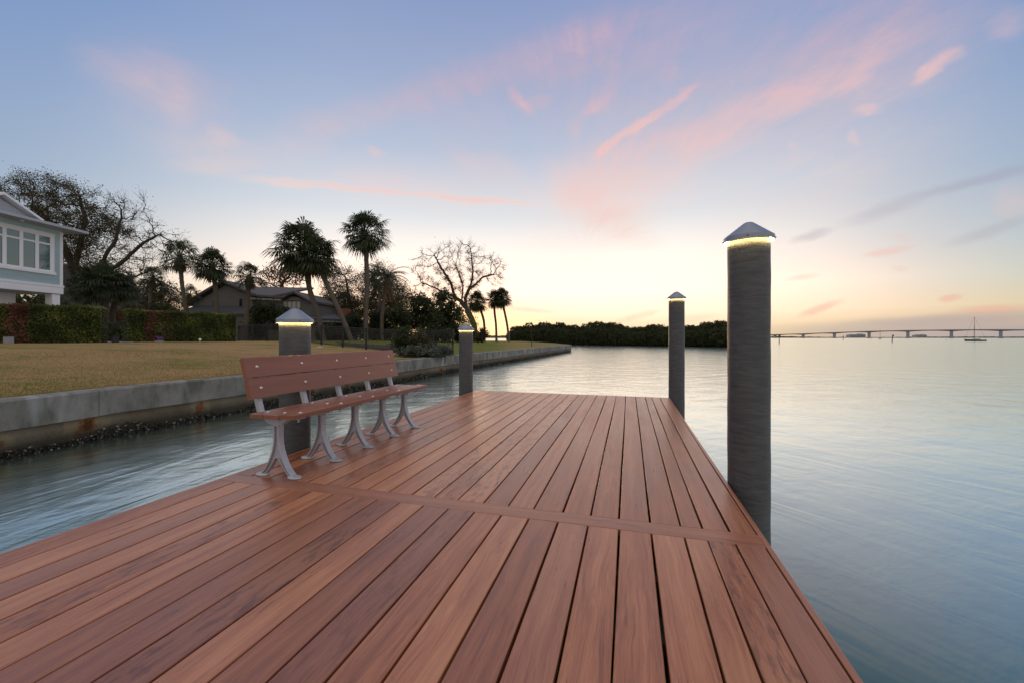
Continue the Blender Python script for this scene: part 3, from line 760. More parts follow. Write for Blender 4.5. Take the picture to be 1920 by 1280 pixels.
# ------------------------------------------------------------------ trees
def grow(att, root, limbs, step, kill, infl, seed, maxn=2600, grav=0.0):
    """space colonisation: att (n,3) attractors; limbs: starting polylines (each from an index) -> nodes, parents"""
    r_ = np.random.default_rng(seed)
    nodes = [np.array(root, float)]; par = [-1]
    for pl in limbs:
        # attach to nearest existing node
        start = np.array(pl[0], float); dd_ = [np.linalg.norm(n_ - start) for n_ in nodes]; cur = int(np.argmin(dd_))
        for a, b in zip([nodes[cur]] + [np.array(p_, float) for p_ in pl[1:-1]], [np.array(p_, float) for p_ in pl[1:]]):
            m = max(1, int(np.linalg.norm(b - a) / step))
            for i in range(1, m + 1):
                p = a + (b - a) * i / m + (r_.normal(0, step * .10, 3) if i < m else 0)
                nodes.append(p); par.append(cur); cur = len(nodes) - 1
    att = att.copy(); N = np.array(nodes)
    near_i = np.zeros(len(att), int); near_d = np.full(len(att), 1e9)
    def upd(start):
        nonlocal near_d, near_i
        for s0 in range(start, len(N), 400):
            blk = N[s0:s0 + 400]
            d_ = np.linalg.norm(att[:, None, :] - blk[None], axis=2); j = d_.argmin(1); m_ = d_[np.arange(len(att)), j]
            u = m_ < near_d; near_d[u] = m_[u]; near_i[u] = j[u] + s0
    upd(0)
    for it in range(140):
        if len(att) == 0 or len(N) > maxn: break
        act = near_d < infl
        if not act.any():
            act = near_d < near_d.min() + step
        new = []; newp = []
        for idx in np.unique(near_i[act]):
            sel = act & (near_i == idx)
            d_ = att[sel] - N[idx]; d_ /= np.linalg.norm(d_, axis=1)[:, None] + 1e-9
            v = d_.sum(0); v /= np.linalg.norm(v) + 1e-9; v += r_.normal(0, .28, 3); v[2] -= grav; v /= np.linalg.norm(v)
            new.append(N[idx] + v * step); newp.append(idx)
        s0 = len(N); N = np.vstack([N, np.array(new)]); par += [int(x) for x in newp]
        upd(s0)
        keep = near_d > kill
        att = att[keep]; near_d = near_d[keep]; near_i = near_i[keep]
    return N, par
def skeleton_mesh(N, par, r0, rtip, expo=2.3, twig=0, tw_len=.5, seed=0, sides=5):
    n = len(N); ch = [[] for _ in range(n)]
    for i, p in enumerate(par):
        if p >= 0: ch[p].append(i)
    rad = np.zeros(n)
    order = sorted(range(n), key=lambda i: -i)
    for i in order:
        rad[i] = rtip ** expo if not ch[i] else sum(rad[c] for c in ch[i])
    rad = rad ** (1 / expo); rad *= 1 + (r0 / rad[0] - 1) * (rad / rad[0]) ** .8
    mb = MB(); r_ = random.Random(seed); ups = []
    stack = [(0, None)]; done = set()
    starts = [(0, -1)]
    while starts:
        s, p = starts.pop(); chain = [p, s] if p >= 0 else [s]; cur = s
        while ch[cur]:
            cs = sorted(ch[cur], key=lambda c: -rad[c]); chain.append(cs[0]); starts += [(c, cur) for c in cs[1:]]; cur = cs[0]
        if len(chain) < 2: continue
        rr = [rad[c] for c in chain]
        if p >= 0: rr[0] = min(rad[p], rr[1] * 1.3)
        big = rr[0]
        mb.tube([N[c] for c in chain], rr, sides + 3 if big > r0 * .3 else (4 if big > rtip * 3 else 3), cap=False)
    tips = [i for i in range(n) if rad[i] < rtip * 2.2]
    for _ in range(twig):
        i = r_.choice(tips); b = Vector(N[i]); d_ = Vector(N[i]) - Vector(N[par[i]]) if par[i] >= 0 else Vector((0, 0, 1))
        d_ = (d_.normalized() + Vector([r_.gauss(0, .7) for _ in range(3)])).normalized(); L = tw_len * (.4 + r_.random())
        m_ = b + d_ * L * .5 + Vector([r_.gauss(0, L * .1) for _ in range(3)]); e_ = b + d_ * L + Vector((0, 0, L * .1))
        mb.tube([b, m_, e_], [rtip * .7, rtip * .5, rtip * .25], 3, cap=False); ups.append((tuple(m_), tuple(e_)))
    return mb, [tuple(N[i]) for i in tips], ups
def leaves(pts, per, spread, size, seed, name, m, parent, elong=1.6, tone=None):
    r_ = np.random.default_rng(seed); pts = np.repeat(np.array(pts), per, axis=0); n = len(pts)
    c = pts + r_.normal(0, spread, (n, 3))
    u = r_.normal(0, 1, (n, 3)); u /= np.linalg.norm(u, axis=1)[:, None]
    v = r_.normal(0, 1, (n, 3)); v -= u * (u * v).sum(1)[:, None]; v /= np.linalg.norm(v, axis=1)[:, None]
    s = size * (.55 + .9 * r_.random((n, 1)))
    V = np.stack([c - u * s * elong * .5, c + v * s * .38, c + u * s * elong * .5, c - v * s * .38], 1)
    t = np.clip(.5 + .35 * np.sin(c[:, 0] * 1.3 / spread * .3 + c[:, 2] * 2) + r_.normal(0, .25, n), 0, 1) if tone is None else tone(c, r_)
    return quads_mesh(name, V.reshape(-1, 3), m, parent, attr=np.stack([t, r_.random(n), t * 0], 1))
def blob_points(ells, n, dz, Z, seed, base, shell=.0):
    """ells: (px,py,rx,ry) at distance Z -> attractors in the tree's own metres; depth radius dz"""
    r_ = np.random.default_rng(seed); out = []; area = sum(e[2] * e[3] for e in ells)
    for (px, py, rx, ry) in ells:
        m = int(n * rx * ry / area) + 3; k_ = 0
        cx, cz, ax, az_ = Q(px, Z) - base[0], HZ(py, Z) - base[2], rx * Z / F, ry * Z / F
        while k_ < m:
            p = r_.uniform(-1, 1, 3); d_ = np.linalg.norm(p)
            if d_ > 1 or d_ < shell: continue
            out.append((cx + p[0] * ax, p[1] * min(dz, max(ax, az_)) , cz + p[2] * az_)); k_ += 1
    return np.array(out)
def px_tree(name, label, base_px, Z, ells, limbs, natt, step, kill, infl, r0, rtip, dz, leaf, seed, group=None, cat='tree', twig=0, tw_len=.5, grav=0, bark='bark', maxn=2600, leafpts=None, loc_y=None):
    bx = Q(base_px, Z); bz = gz(bx, Z); base = (bx, Z, bz)
    t = thing(name, base, label, cat, group)
    conv = lambda p: (Q(p[0], Z) - bx, (p[2] if len(p) > 2 else 0), HZ(p[1], Z) - bz)
    att = blob_points(ells, natt, dz, Z, seed, base)
    N, par = grow(att, (0, 0, -.3), [[(0, 0, -.3)] + [conv(p) for p in limbs[0]]] + [[conv(p) for p in l] for l in limbs[1:]], step, kill, infl, seed, maxn, grav)
    mb, tips, tw = skeleton_mesh(N, par, r0, rtip, twig=twig, tw_len=tw_len, seed=seed)
    mb.build('trunk', M[bark], t, smooth=True, fix=False)
    pts = tips + [e for a in tw for e in a]
    for i, (m_, per, spread, size, frac, sel) in enumerate(leaf):
        r_ = random.Random(seed + i); P_ = [p for p in pts if r_.random() < frac and (sel is None or sel(p, bx, Z))]
        if P_: leaves(P_, per, spread, size, seed + i, 'crown', M[m_], t)
    return t

LO = lambda p, bx, Z: (p[0] + bx) / Z * F + 960      # pixel column of a point, for choosing where leaves are denser
px_tree('oak_tree', 'huge spreading live oak behind the pale aqua house, leafy left side and bare right side', 158, 47,
        [(70, 385, 55, 62), (130, 395, 60, 62), (185, 425, 48, 62), (245, 410, 44, 52), (270, 475, 62, 48), (318, 452, 28, 26), (205, 500, 70, 38), (100, 450, 70, 50)],
        [[(157, 575), (152, 545), (140, 505)], [(140, 505), (125, 470), (95, 430), (60, 400)], [(140, 505), (150, 460), (160, 410), (150, 370)], [(152, 545), (185, 500), (215, 455), (228, 410)],
         [(165, 530), (225, 495), (270, 455), (300, 440)], [(152, 545), (200, 540), (250, 520), (290, 505)]],
        1200, .42, .9, 4.5, .68, .026, 5.5, [('oak_leaf', 15, .24, .10, .85, lambda p, bx, Z: LO(p, bx, Z) < 195 + 25 * math.sin(p[2] * 1.1)), ('oak_leaf', 3, .28, .09, .4, lambda p, bx, Z: LO(p, bx, Z) >= 180)], 31, twig=2600, tw_len=1.1, maxn=3400)
px_tree('oak_tree', 'bare winter oak with a wide rounded crown standing against the sunset', 891, 80,
        [(800, 498, 36, 36), (858, 475, 48, 26), (908, 500, 46, 32), (845, 525, 66, 36), (930, 520, 24, 24), (790, 540, 22, 18)],
        [[(889, 610), (884, 597), (876, 583)], [(876, 583), (866, 567), (852, 556), (838, 551), (818, 556)], [(876, 583), (872, 560), (884, 530), (887, 509), (884, 485)], [(852, 556), (845, 530), (828, 505), (815, 480)],
         [(884, 545), (905, 520), (925, 515)], [(866, 567), (868, 535), (855, 500)], [(838, 551), (815, 540), (790, 530)]],
        850, .48, 1.1, 6, .56, .024, 7, [('dry_leaf', 2, .25, .12, .25, None)], 32, twig=3600, tw_len=1.0, maxn=2600)
px_tree('oak_tree', 'thinly leaved tree with crooked limbs between the palm trunks', 668, 58,
        [(645, 545, 42, 50), (705, 530, 36, 40), (622, 590, 30, 25), (745, 565, 30, 40), (690, 580, 50, 26)],
        [[(668, 612), (664, 598)], [(664, 598), (640, 580), (625, 555)], [(664, 598), (690, 575), (705, 545), (700, 515)], [(664, 598), (655, 560), (648, 520)], [(690, 580), (720, 575), (750, 560)]],
        800, .42, .8, 4, .42, .03, 4, [('oak_leaf', 26, .36, .10, .8, None), ('dry_leaf', 6, .4, .09, .2, None)], 33, twig=700, tw_len=.9)
px_tree('oak_tree', 'rust tinged sparse tree showing above the grey house roof', 530, 75,
        [(525, 520, 26, 22), (550, 515, 25, 25), (505, 540, 18, 15)], [[(530, 600), (530, 560), (528, 535)]],
        350, .5, 1.0, 5, .4, .035, 4, [('dry_leaf', 4, .4, .24, .8, None)], 34, twig=300, tw_len=1.0)
px_tree('oak_tree', 'leafy dark tree filling the space between the big oak and the curved palm', 300, 54,
        [(300, 560, 42, 34), (262, 575, 30, 28), (330, 580, 24, 22)], [[(300, 615), (302, 595)], [(302, 595), (285, 565)], [(302, 595), (320, 560)]],
        420, .45, .8, 4, .35, .03, 4, [('oak_leaf', 17, .36, .13, .9, None)], 38, twig=300, tw_len=.8)
px_tree('oak_tree', 'leafy backlit tree behind the tallest palm and the feather palm', 722, 66,
        [(735, 560, 34, 34), (700, 575, 30, 30), (760, 585, 24, 24)], [[(722, 615), (720, 595)], [(720, 595), (705, 565)], [(720, 595), (745, 560)]],
        420, .45, .8, 4, .35, .03, 4, [('oak_leaf', 16, .40, .14, .9, None), ('lime_leaf', 3, .4, .12, .4, None)], 39, twig=300, tw_len=.8)
px_tree('oak_tree', 'leafy backlit tree behind the trunks of the leaning pair of palms', 630, 64,
        [(640, 575, 30, 30), (612, 590, 22, 26), (655, 600, 24, 20)], [[(630, 615), (632, 600)], [(632, 600), (618, 580)], [(632, 600), (648, 570)]],
        380, .45, .8, 4, .35, .03, 4, [('oak_leaf', 16, .40, .14, .85, None), ('dry_leaf', 3, .4, .12, .4, None)], 40, twig=300, tw_len=.8)
px_tree('sea_grape_tree', 'dense rounded dark tree of clumped leaves behind the fence, left of the sunset', 792, 45,
        [(790, 575, 24, 22), (775, 600, 24, 18), (812, 598, 20, 18)], [[(792, 615), (791, 595)], [(791, 595), (780, 578)], [(791, 595), (805, 580)]],
        360, .28, .5, 3, .2, .02, 2, [('dark_leaf', 12, .22, .19, 1, None)], 35, twig=150, tw_len=.4)
px_tree('sea_grape_tree', 'second dense clumped tree right of its twin, touching the oak limb', 832, 48,
        [(830, 568, 22, 24), (850, 592, 20, 20), (818, 600, 20, 18), (838, 612, 26, 12)], [[(834, 615), (832, 590)], [(832, 590), (825, 565)], [(832, 590), (848, 580)]],
        360, .28, .5, 3, .2, .02, 2, [('dark_leaf', 11, .24, .19, 1, None)], 36, twig=150, tw_len=.4)
px_tree('pine_tree', 'feathery pale green young tree glowing in front of the low sun', 868, 60,
        [(862, 598, 16, 14), (884, 606, 12, 10), (858, 620, 20, 12)], [[(866, 622), (866, 600)]],
        220, .3, .6, 3, .12, .018, 2, [('lime_leaf', 5, .3, .14, .9, None)], 37, twig=250, tw_len=.6)
# understory trees behind the fence
for i, (px, Z, es, lab, mt) in enumerate([
        (500, 43, [(498, 585, 26, 24), (520, 600, 30, 22), (480, 612, 18, 16)], 'broad dark shrub tree hiding the corner of the grey house', 'dark_leaf'),
        (628, 47, [(628, 622, 24, 14), (612, 630, 18, 8)], 'low dark shrub at the right end of the grey house wing', 'dark_leaf'),
        (668, 46, [(665, 610, 22, 22), (650, 628, 22, 10)], 'dark rounded shrub at the foot of the leaning palm', 'dark_leaf'),
        (712, 44, [(712, 608, 22, 24), (700, 628, 24, 12)], 'dark shrub behind the trunk of the tallest palm', 'dark_leaf'),
        (745, 43, [(748, 600, 18, 26), (740, 628, 22, 14)], 'tall dark shrub between the feather palm and the dense trees', 'dark_leaf'),
        (806, 43, [(806, 626, 26, 13), (830, 630, 22, 9)], 'low hedge like shrub under the two dense trees', 'dark_leaf'),
        (858, 50, [(862, 630, 20, 7), (880, 626, 10, 7)], 'small dark shrub left of the short pile cap', 'oak_leaf'),
        (308, 45, [(305, 590, 24, 20), (285, 600, 20, 16)], 'dark thicket behind the right hand hedge', 'dark_leaf'),
        (120, 40, [(70, 570, 60, 24), (135, 590, 30, 22)], 'dark shrubs under the raised pale house', 'dark_leaf'),
        (235, 50, [(228, 600, 30, 18), (250, 585, 18, 20)], 'brown brush in the gap between the two hedges', 'dry_leaf'),
        (905, 70, [(900, 632, 10, 6), (908, 628, 6, 5)], 'small leafy shrub beside the trunk of the bare oak', 'oak_leaf')]):
    px_tree('shrub', lab, px, Z, es, [[(px, 630), (px, 622)]], 200, .3, .5, 3, .12, .02, 1.8, [(mt, 13, .24, .17, 1, None)], 50 + i, group='dark shrubs behind the fence and hedges', cat='shrub', twig=120, tw_len=.4)

# palms --------------------------------------------------------------
def fan_crown(seed, nf, Rf, pet, droop, up, dead, skirt=0):
    """cabbage palm crown around the origin: lists of live and dead faces (4-point)"""
    r_ = random.Random(seed); live = []; lt = []; dd_ = []; dt = []; pets = MB()
    for i in range(nf + dead):
        isd = i >= nf; u = i / nf
        azm = i * 2.39996 + r_.gauss(0, .2)
        elv = R(-105 + 20 * r_.random()) * .8 if isd else R(82 - (82 + up) * (u ** .85)) + r_.gauss(0, .1)
        L = pet * (.62 + .5 * r_.random()) * (.6 if isd else 1)
        d = Vector((math.cos(azm) * math.cos(elv), math.sin(azm) * math.cos(elv), math.sin(elv)))
        p0 = Vector((0, 0, 0)); p1 = d * L * .55; p2 = d * L + Vector((0, 0, -.10 * L * math.cos(elv)))
        pets.tube([p0, p1, p2], [.03, .022, .016], 3, cap=False)
        ax = (p2 - p1).normalized(); side_ = ax.cross(Vector((0, 0, 1)))
        side_ = side_.normalized() if side_.length > .05 else Vector((-math.sin(azm), math.cos(azm), 0)); nrm = side_.cross(ax)
        rr = Rf * (.62 + .6 * r_.random()) * (.8 if isd else 1); nb_ = 17; tone = r_.random() * .6
        for b in range(nb_):
            th = R(-112 + 224 * b / (nb_ - 1)) + r_.gauss(0, .03)
            bd_ = (ax * math.cos(th) + side_ * math.sin(th) + nrm * .12 * (1 - abs(th))).normalized()
            bl = rr * (1 - .22 * abs(th) / 2) * (.85 + .3 * r_.random()); wv_ = bd_.cross(nrm).normalized() * .042 * Rf
            m_ = p2 + bd_ * bl * .6 + Vector((0, 0, -droop * bl * .12)); e = p2 + bd_ * bl * (.9 if not isd else .8) + Vector((0, 0, -droop * bl * (.42 + .3 * r_.random())))
            A = (live, lt) if not isd else (dd_, dt); tn = min(1, max(0, tone + .4 * r_.random()))
            A[0].extend([p2, p2, m_ + wv_, m_ - wv_]); A[0].extend([m_ - wv_, m_ + wv_, e, e]); A[1].extend([(tn, 0, 0)] * 2)
    return live, lt, dd_, dt, pets
def feather_crown(seed, nf, L, dead):
    r_ = random.Random(seed); live = []; lt = []; dd_ = []; dt = []; pets = MB()
    for i in range(nf + dead):
        isd = i >= nf; u = i / nf; azm = i * 2.39996 + r_.gauss(0, .2); elv = R(80 - 85 * u) + r_.gauss(0, .08) if not isd else R(-60 - 20 * r_.random())
        LL = L * (.85 + .3 * r_.random()); pts = []; p = Vector((0, 0, 0)); e_ = elv; n_ = 12
        for j in range(n_ + 1):
            pts.append(p.copy()); p = p + Vector((math.cos(azm) * math.cos(e_), math.sin(azm) * math.cos(e_), math.sin(e_))) * LL / n_; e_ -= .13 if not isd else .03
        pets.tube(pts, [.03 - .002 * j for j in range(n_ + 1)], 3, cap=False)
        sd = Vector((-math.sin(azm), math.cos(azm), 0)); A = (dd_, dt) if isd else (live, lt)
        for j in range(2, n_ * 3):
            f_ = j / (n_ * 3); a = pts[int(f_ * n_)].lerp(pts[min(n_, int(f_ * n_) + 1)], f_ * n_ % 1); fw = (pts[min(n_, int(f_ * n_) + 1)] - pts[int(f_ * n_)]).normalized()
            ll = .62 * math.sin(PI * (f_ * .85 + .12)) ** .6 * (.8 + .4 * r_.random())
            for s_ in (-1, 1):
                t_ = a + (sd * s_ * .8 + fw * .45 + Vector((0, 0, -.25 - .3 * r_.random()))) * ll; m_ = a + (sd * s_ * .8 + fw * .5) * ll * .5; w_ = fw * .022
                A[0].extend([a, m_ + w_, t_, m_ - w_]); A[1].append((r_.random() * .8, 0, 0))
    return live, lt, dd_, dt, pets
CR = {}
def crown_src(kind):
    if kind in CR: return CR[kind]
    s = {'full': lambda: fan_crown(1, 78, 1.0, 1.12, .65, 55, 18), 'tall': lambda: fan_crown(2, 72, .98, 1.15, .55, 62, 10), 'airy': lambda: fan_crown(3, 38, .9, 1.1, .8, 45, 12),
         'small': lambda: fan_crown(4, 26, .8, .95, 1.3, 40, 16), 'feather': lambda: feather_crown(5, 26, 3.0, 6), 'arch': lambda: feather_crown(6, 13, 2.0, 0)}[kind]()
    live, lt, dd_, dt, pets = s
    a = quads_mesh('crown', np.array([tuple(p) for p in live]), M['palm_leaf'], attr=np.array(lt)).data
    b = quads_mesh('dead_fronds', np.array([tuple(p) for p in dd_]), M['palm_dead'], attr=np.array(dt)).data if dd_ else None
    c = pets.build('frond_stalks', M['palm_leaf'], fix=False).data
    for o in [o for o in bpy.data.objects if o.data in (a, b, c) and o.data is not None]: bpy.data.objects.remove(o)
    CR[kind] = (a, b, c); return CR[kind]
def palm(px0, Z, pts, kind, rpx, label, group, tr=.17, seed=0, name='palm_tree'):
    """pts: pixel path of the trunk from the ground up; the last is the crown's centre"""
    bx = Q(px0, Z); bz = gz(bx, Z); t = thing(name, (bx, Z, bz), label, 'palm tree', group, 0)
    P_ = [Vector((0, 0, -.3))] + [Vector((Q(x, Z) - bx, 0, HZ(y, Z) - bz)) for x, y in pts]
    # smooth path
    path = []
    for i in range(len(P_) - 1):
        p0 = P_[max(i - 1, 0)]; p1, p2 = P_[i], P_[i + 1]; p3 = P_[min(i + 2, len(P_) - 1)]
        for j in range(10):
            u = j / 10; path.append(.5 * ((2 * p1) + (p2 - p0) * u + (2 * p0 - 5 * p1 + 4 * p2 - p3) * u * u + (3 * p1 - p0 - 3 * p2 + p3) * u ** 3))
    path.append(P_[-1]); n_ = len(path); r_ = random.Random(seed)
    rad = [tr * (1.25 if i < 3 else 1) * (1 + .06 * math.sin(i * 2.6) + .05 * r_.random()) * (1.0 + (.35 if i > n_ - 6 else 0)) for i in range(n_)]
    MB().tube(path, rad, 8).build('trunk', M['palm_bark'], t, smooth=True)
    a, b, c = crown_src(kind); S = rpx * Z / F / (3.0 if kind == 'feather' else 2.0)
    for nm, me in (('crown', a), ('dead_fronds', b), ('frond_stalks', c)):
        if me is None: continue
        o = bpy.data.objects.new(nm, me); col.objects.link(o); o.parent = t; o.location = path[-1]; o.scale = (S,) * 3; o.rotation_euler = (r_.gauss(0, .05), r_.gauss(0, .05), seed * 1.7)
    return t
G1 = 'cabbage palms around the grey house'; G2 = 'slim palms on the point'; G3 = 'short palms beside the pale house'
palm(608, 38, [(596, 590), (580, 540), (570, 468)], 'full', 67, 'massive thick crowned cabbage palm, left one of the leaning pair', G1, .24, 1)
palm(661, 37, [(648, 610), (620, 548), (597, 500), (592, 482)], 'full', 50, 'strongly leaning cabbage palm whose trunk slants right behind the fence', G1, .21, 2)
palm(686, 40, [(686, 590), (688, 520), (684, 436)], 'tall', 53, 'tallest straight cabbage palm standing alone in the middle', G1, .22, 3)
c_ = palm(717, 42, [(716, 600), (720, 560), (726, 522)], 'feather', 46, 'feather leaved palm with drooping fronds right of the tallest palm', G1, .2, 4)
palm(702, 46, [(706, 600), (712, 560), (706, 525)], 'small', 28, 'smaller palm half hidden between the tallest and the feather palm', G1, .16, 5)
palm(352, 42, [(348, 580), (341, 530), (338, 482)], 'airy', 47, 'curved palm left of the grey house gable', G1, .18, 6)
palm(411, 40, [(408, 590), (404, 540), (398, 498)], 'full', 42, 'palm in front of the left gable wall of the grey house', G1, .19, 7)
palm(461, 38, [(462, 600), (464, 560), (468, 518)], 'airy', 38, 'palm before the middle of the grey house at the hedge end', G1, .19, 8)
palm(355, 44, [(352, 600), (350, 570), (356, 552)], 'small', 28, 'short drooping palm under the curved palm', G1, .16, 9)
palm(280, 45, [(280, 600), (282, 560), (286, 520)], 'airy', 30, 'thin palm at the right edge of the big oak', G1, .16, 10)
palm(308, 46, [(306, 600), (304, 570), (302, 545)], 'small', 26, 'low palm between the thin palm and the curved palm', G1, .15, 11)
palm(198, 30, [(197, 610), (196, 575), (196, 532)], 'full', 50, 'short full palm standing in the gap between the hedges', G3, .2, 12)
palm(212, 31, [(211, 605), (214, 575), (230, 540)], 'airy', 40, 'short palm leaning right over the gap between the hedges', G3, .18, 13)
palm(168, 32, [(166, 605), (164, 580), (162, 538)], 'full', 42, 'short thick palm beside the corner post of the pale house', G3, .22, 14)
palm(262, 36, [(260, 605), (257, 585), (252, 565)], 'small', 28, 'ragged low palm just behind the left end of the second hedge', G3, .17, 15)
palm(908, 88, [(908, 610), (904, 590), (894, 566)], 'full', 27, 'slim palm with a bent trunk, nearest the bare oak', G2, .26, 16)
palm(931, 90, [(930, 610), (927, 580), (930, 560)], 'tall', 25, 'slim straight palm in the middle of the three on the point', G2, .24, 17)
palm(955, 90, [(951, 610), (945, 580), (941, 558)], 'full', 24, 'slim leaning palm at the right of the three on the point', G2, .24, 18)
# garden planting inside the fence corner
def arch_plant(px, py, Z, s, name, label, mt, kind='arch', cat='plant', rz=0):
    bx = Q(px, Z); t = thing(name, (bx, Z, gz(bx, Z)), label, cat)
    a, b, c = crown_src(kind); o = bpy.data.objects.new('fronds', a.copy()); o.data.materials.clear(); o.data.materials.append(M[mt]); col.objects.link(o); o.parent = t; o.scale = (s,) * 3; o.location = (0, 0, .35 * s); o.rotation_euler = (0, 0, rz)
    MB().tube([(0, 0, -.1), (0, 0, .2 * s), (0, 0, .4 * s)], [.09 * s, .11 * s, .08 * s], 8).build('stem', M['palm_bark'], t, smooth=True); return t
arch_plant(778, 650, 20.6, .62, 'areca_palm', 'low yellow green palm with arching fronds in the planting by the fence', 'lime_leaf', rz=.4)
arch_plant(812, 652, 20.0, .42, 'areca_palm', 'small arching palm frond clump right of the yellow green palm', 'lime_leaf', rz=1.9)
arch_plant(757, 650, 20.9, .5, 'areca_palm', 'dark arching palm clump at the left of the fence planting', 'palm_leaf', rz=2.7)
px_tree('shrub', 'dense dark shrub just inside the fence at the left of the planting bed', 757, 20.4, [(756, 632, 16, 20), (770, 645, 18, 12)], [[(757, 650), (757, 640)]], 130, .12, .2, 2, .04, .008, .6, [('dark_leaf', 14, .10, .085, 1, None)], 80, cat='shrub', twig=60, tw_len=.2)
px_tree('shrub', 'grey stemmed croton shrub in the middle of the planting bed', 790, 19.8, [(786, 638, 12, 14), (802, 648, 14, 10)], [[(790, 652), (790, 645)]], 90, .12, .2, 2, .04, .008, .5, [('oak_leaf', 10, .10, .08, 1, None)], 81, cat='shrub', twig=60, tw_len=.2)
for i, (px, Z, rx) in enumerate(((765, 19.2, 14), (788, 18.9, 14), (812, 19.0, 15), (834, 19.4, 12))):
    px_tree('shrub', ['low grey green plant at the left front of the planting bed', 'low grey green plant second from the left in the bed front', 'low grey green plant third along the bed front', 'low grey green plant closest to the short far pile'][i], px, Z, [(px, 659 - i * .6, rx, 6)], [[(px, 662), (px, 660)]], 60, .08, .14, 2, .02, .006, .4,
            [('grey_leaf', 12, .07, .075, 1, None)], 90 + i, group='low plants in the bed front', cat='plant', twig=50, tw_len=.15)
mbm = MB(); ring = []
for px, py in ((628, 654), (700, 655), (760, 655), (845, 662), (836, 668), (770, 668), (740, 662), (700, 659), (640, 657)):
    p = P(px, py, WTOP + .0); ring.append((p.x, p.y, gz(p.x, p.y) + .02))
mbm.add(ring, [tuple(range(len(ring)))]); o = mbm.build('mulch_bed', M['mulch']); struct(o)

# mangroves across the water -----------------------------------------
isl = [(962, 112, 616), (985, 110, 611), (1010, 108, 606), (1040, 106, 607), (1065, 104, 611), (1100, 101, 606), (1135, 98, 606), (1165, 95, 609), (1200, 92, 614), (1240, 88, 611), (1275, 85, 616), (1310, 83, 614), (1340, 80, 607), (1365, 78, 605), (1395, 77, 612), (1418, 76, 622)]
r_ = np.random.default_rng(5); V = []; T_ = []
for i in range(150):
    u = i / 149 * (len(isl) - 1.001); k0 = int(u); f_ = u - k0
    px = isl[k0][0] * (1 - f_) + isl[k0 + 1][0] * f_; Z = isl[k0][1] * (1 - f_) + isl[k0 + 1][1] * f_; py = isl[k0][2] * (1 - f_) + isl[k0 + 1][2] * f_
    hh = (HZ(py, Z) - WATER) * (1.04 - .34 * r_.random() ** 1.5 + .07 * math.sin(i * .6)); cx = Q(px, Z)
    for row in range(2):
        n_ = 900; rr = .9 + .7 * r_.random(); hh2 = hh * (1 if row == 0 else .72)
        th = r_.random(n_) * 2 * PI; ph = r_.random(n_) ** .75; rad = np.sqrt(1 - (2 * ph - 1) ** 2 * .8)
        lump = 1 + .22 * np.sin(th * 3 + i) * np.sin(ph * 9 + i * 2)
        c = np.stack([cx + rr * 1.25 * rad * np.cos(th) * lump, Z + (2.2 if row == 0 else -.2) + rr * rad * np.sin(th) * lump, WATER + .1 + hh2 * ph * (.94 + .06 * lump)], 1)
        c += r_.normal(0, .10, c.shape)
        uu = r_.normal(0, 1, (n_, 3)); uu /= np.linalg.norm(uu, axis=1)[:, None]; vv = np.cross(uu, r_.normal(0, 1, (n_, 3))); vv /= np.linalg.norm(vv, axis=1)[:, None]
        s = .17 * (.6 + .8 * r_.random((n_, 1)))
        V.append(np.stack([c - uu * s, c + vv * s * .6, c + uu * s, c - vv * s * .6], 1).reshape(-1, 3)); T_.append(np.clip(r_.random(n_) * .7 + .3 * r_.random(), 0, 1))
T_ = np.concatenate(T_); o = quads_mesh('mangroves', np.concatenate(V), M['mangrove'], attr=np.stack([T_, T_, T_], 1))
tag(o, 'dark low mangrove thicket along the far side of the water', 'mangroves', kind='stuff')
# mud bank and inner mass beneath the mangroves
mbm = MB(); vs = []
for i, (px, Z, py) in enumerate(isl):
    x = Q(px, Z); vs += [(x, Z - .2, WATER - .1), (x, Z + .8, WATER + .22), (x, Z + 14, WATER + .25)]
mbm.add(vs, [(i * 3 + j, i * 3 + j + 1, i * 3 + j + 4, i * 3 + j + 3) for i in range(len(isl) - 1) for j in range(2)]); struct(mbm.build('mud_bank', M['mud']))
for i, (px, Z, py, lab) in enumerate(((1236, 90, 608, 'taller mangrove rising just left of the thin far pile'), (1352, 80, 602, 'flat topped tree standing above the mangroves beside the tallest pile'), (1020, 109, 603, 'taller mangrove crown near the left end of the thicket'))):
    Zb = Z + 2.5; bx = Q(px, Zb); t = thing('mangrove_tree', (bx, Zb, WATER + .2), lab, 'tree', 'taller mangroves above the thicket')
    att = blob_points([(px, py + 5, 13, 5), (px - 6, py + 12, 12, 7)], 130, 1.4, Zb, 7 + i, (bx, Zb, WATER + .2))
    N, par = grow(att, (0, 0, 0), [[(0, 0, 0), (0, 0, 2.5)]], .35, .6, 4, i, 500); mbq, tips, tw = skeleton_mesh(N, par, .12, .02, seed=i)
    mbq.build('trunk', M['bark'], t, fix=False); leaves(tips, 7, .28, .2, i, 'crown', M['mangrove'], t)

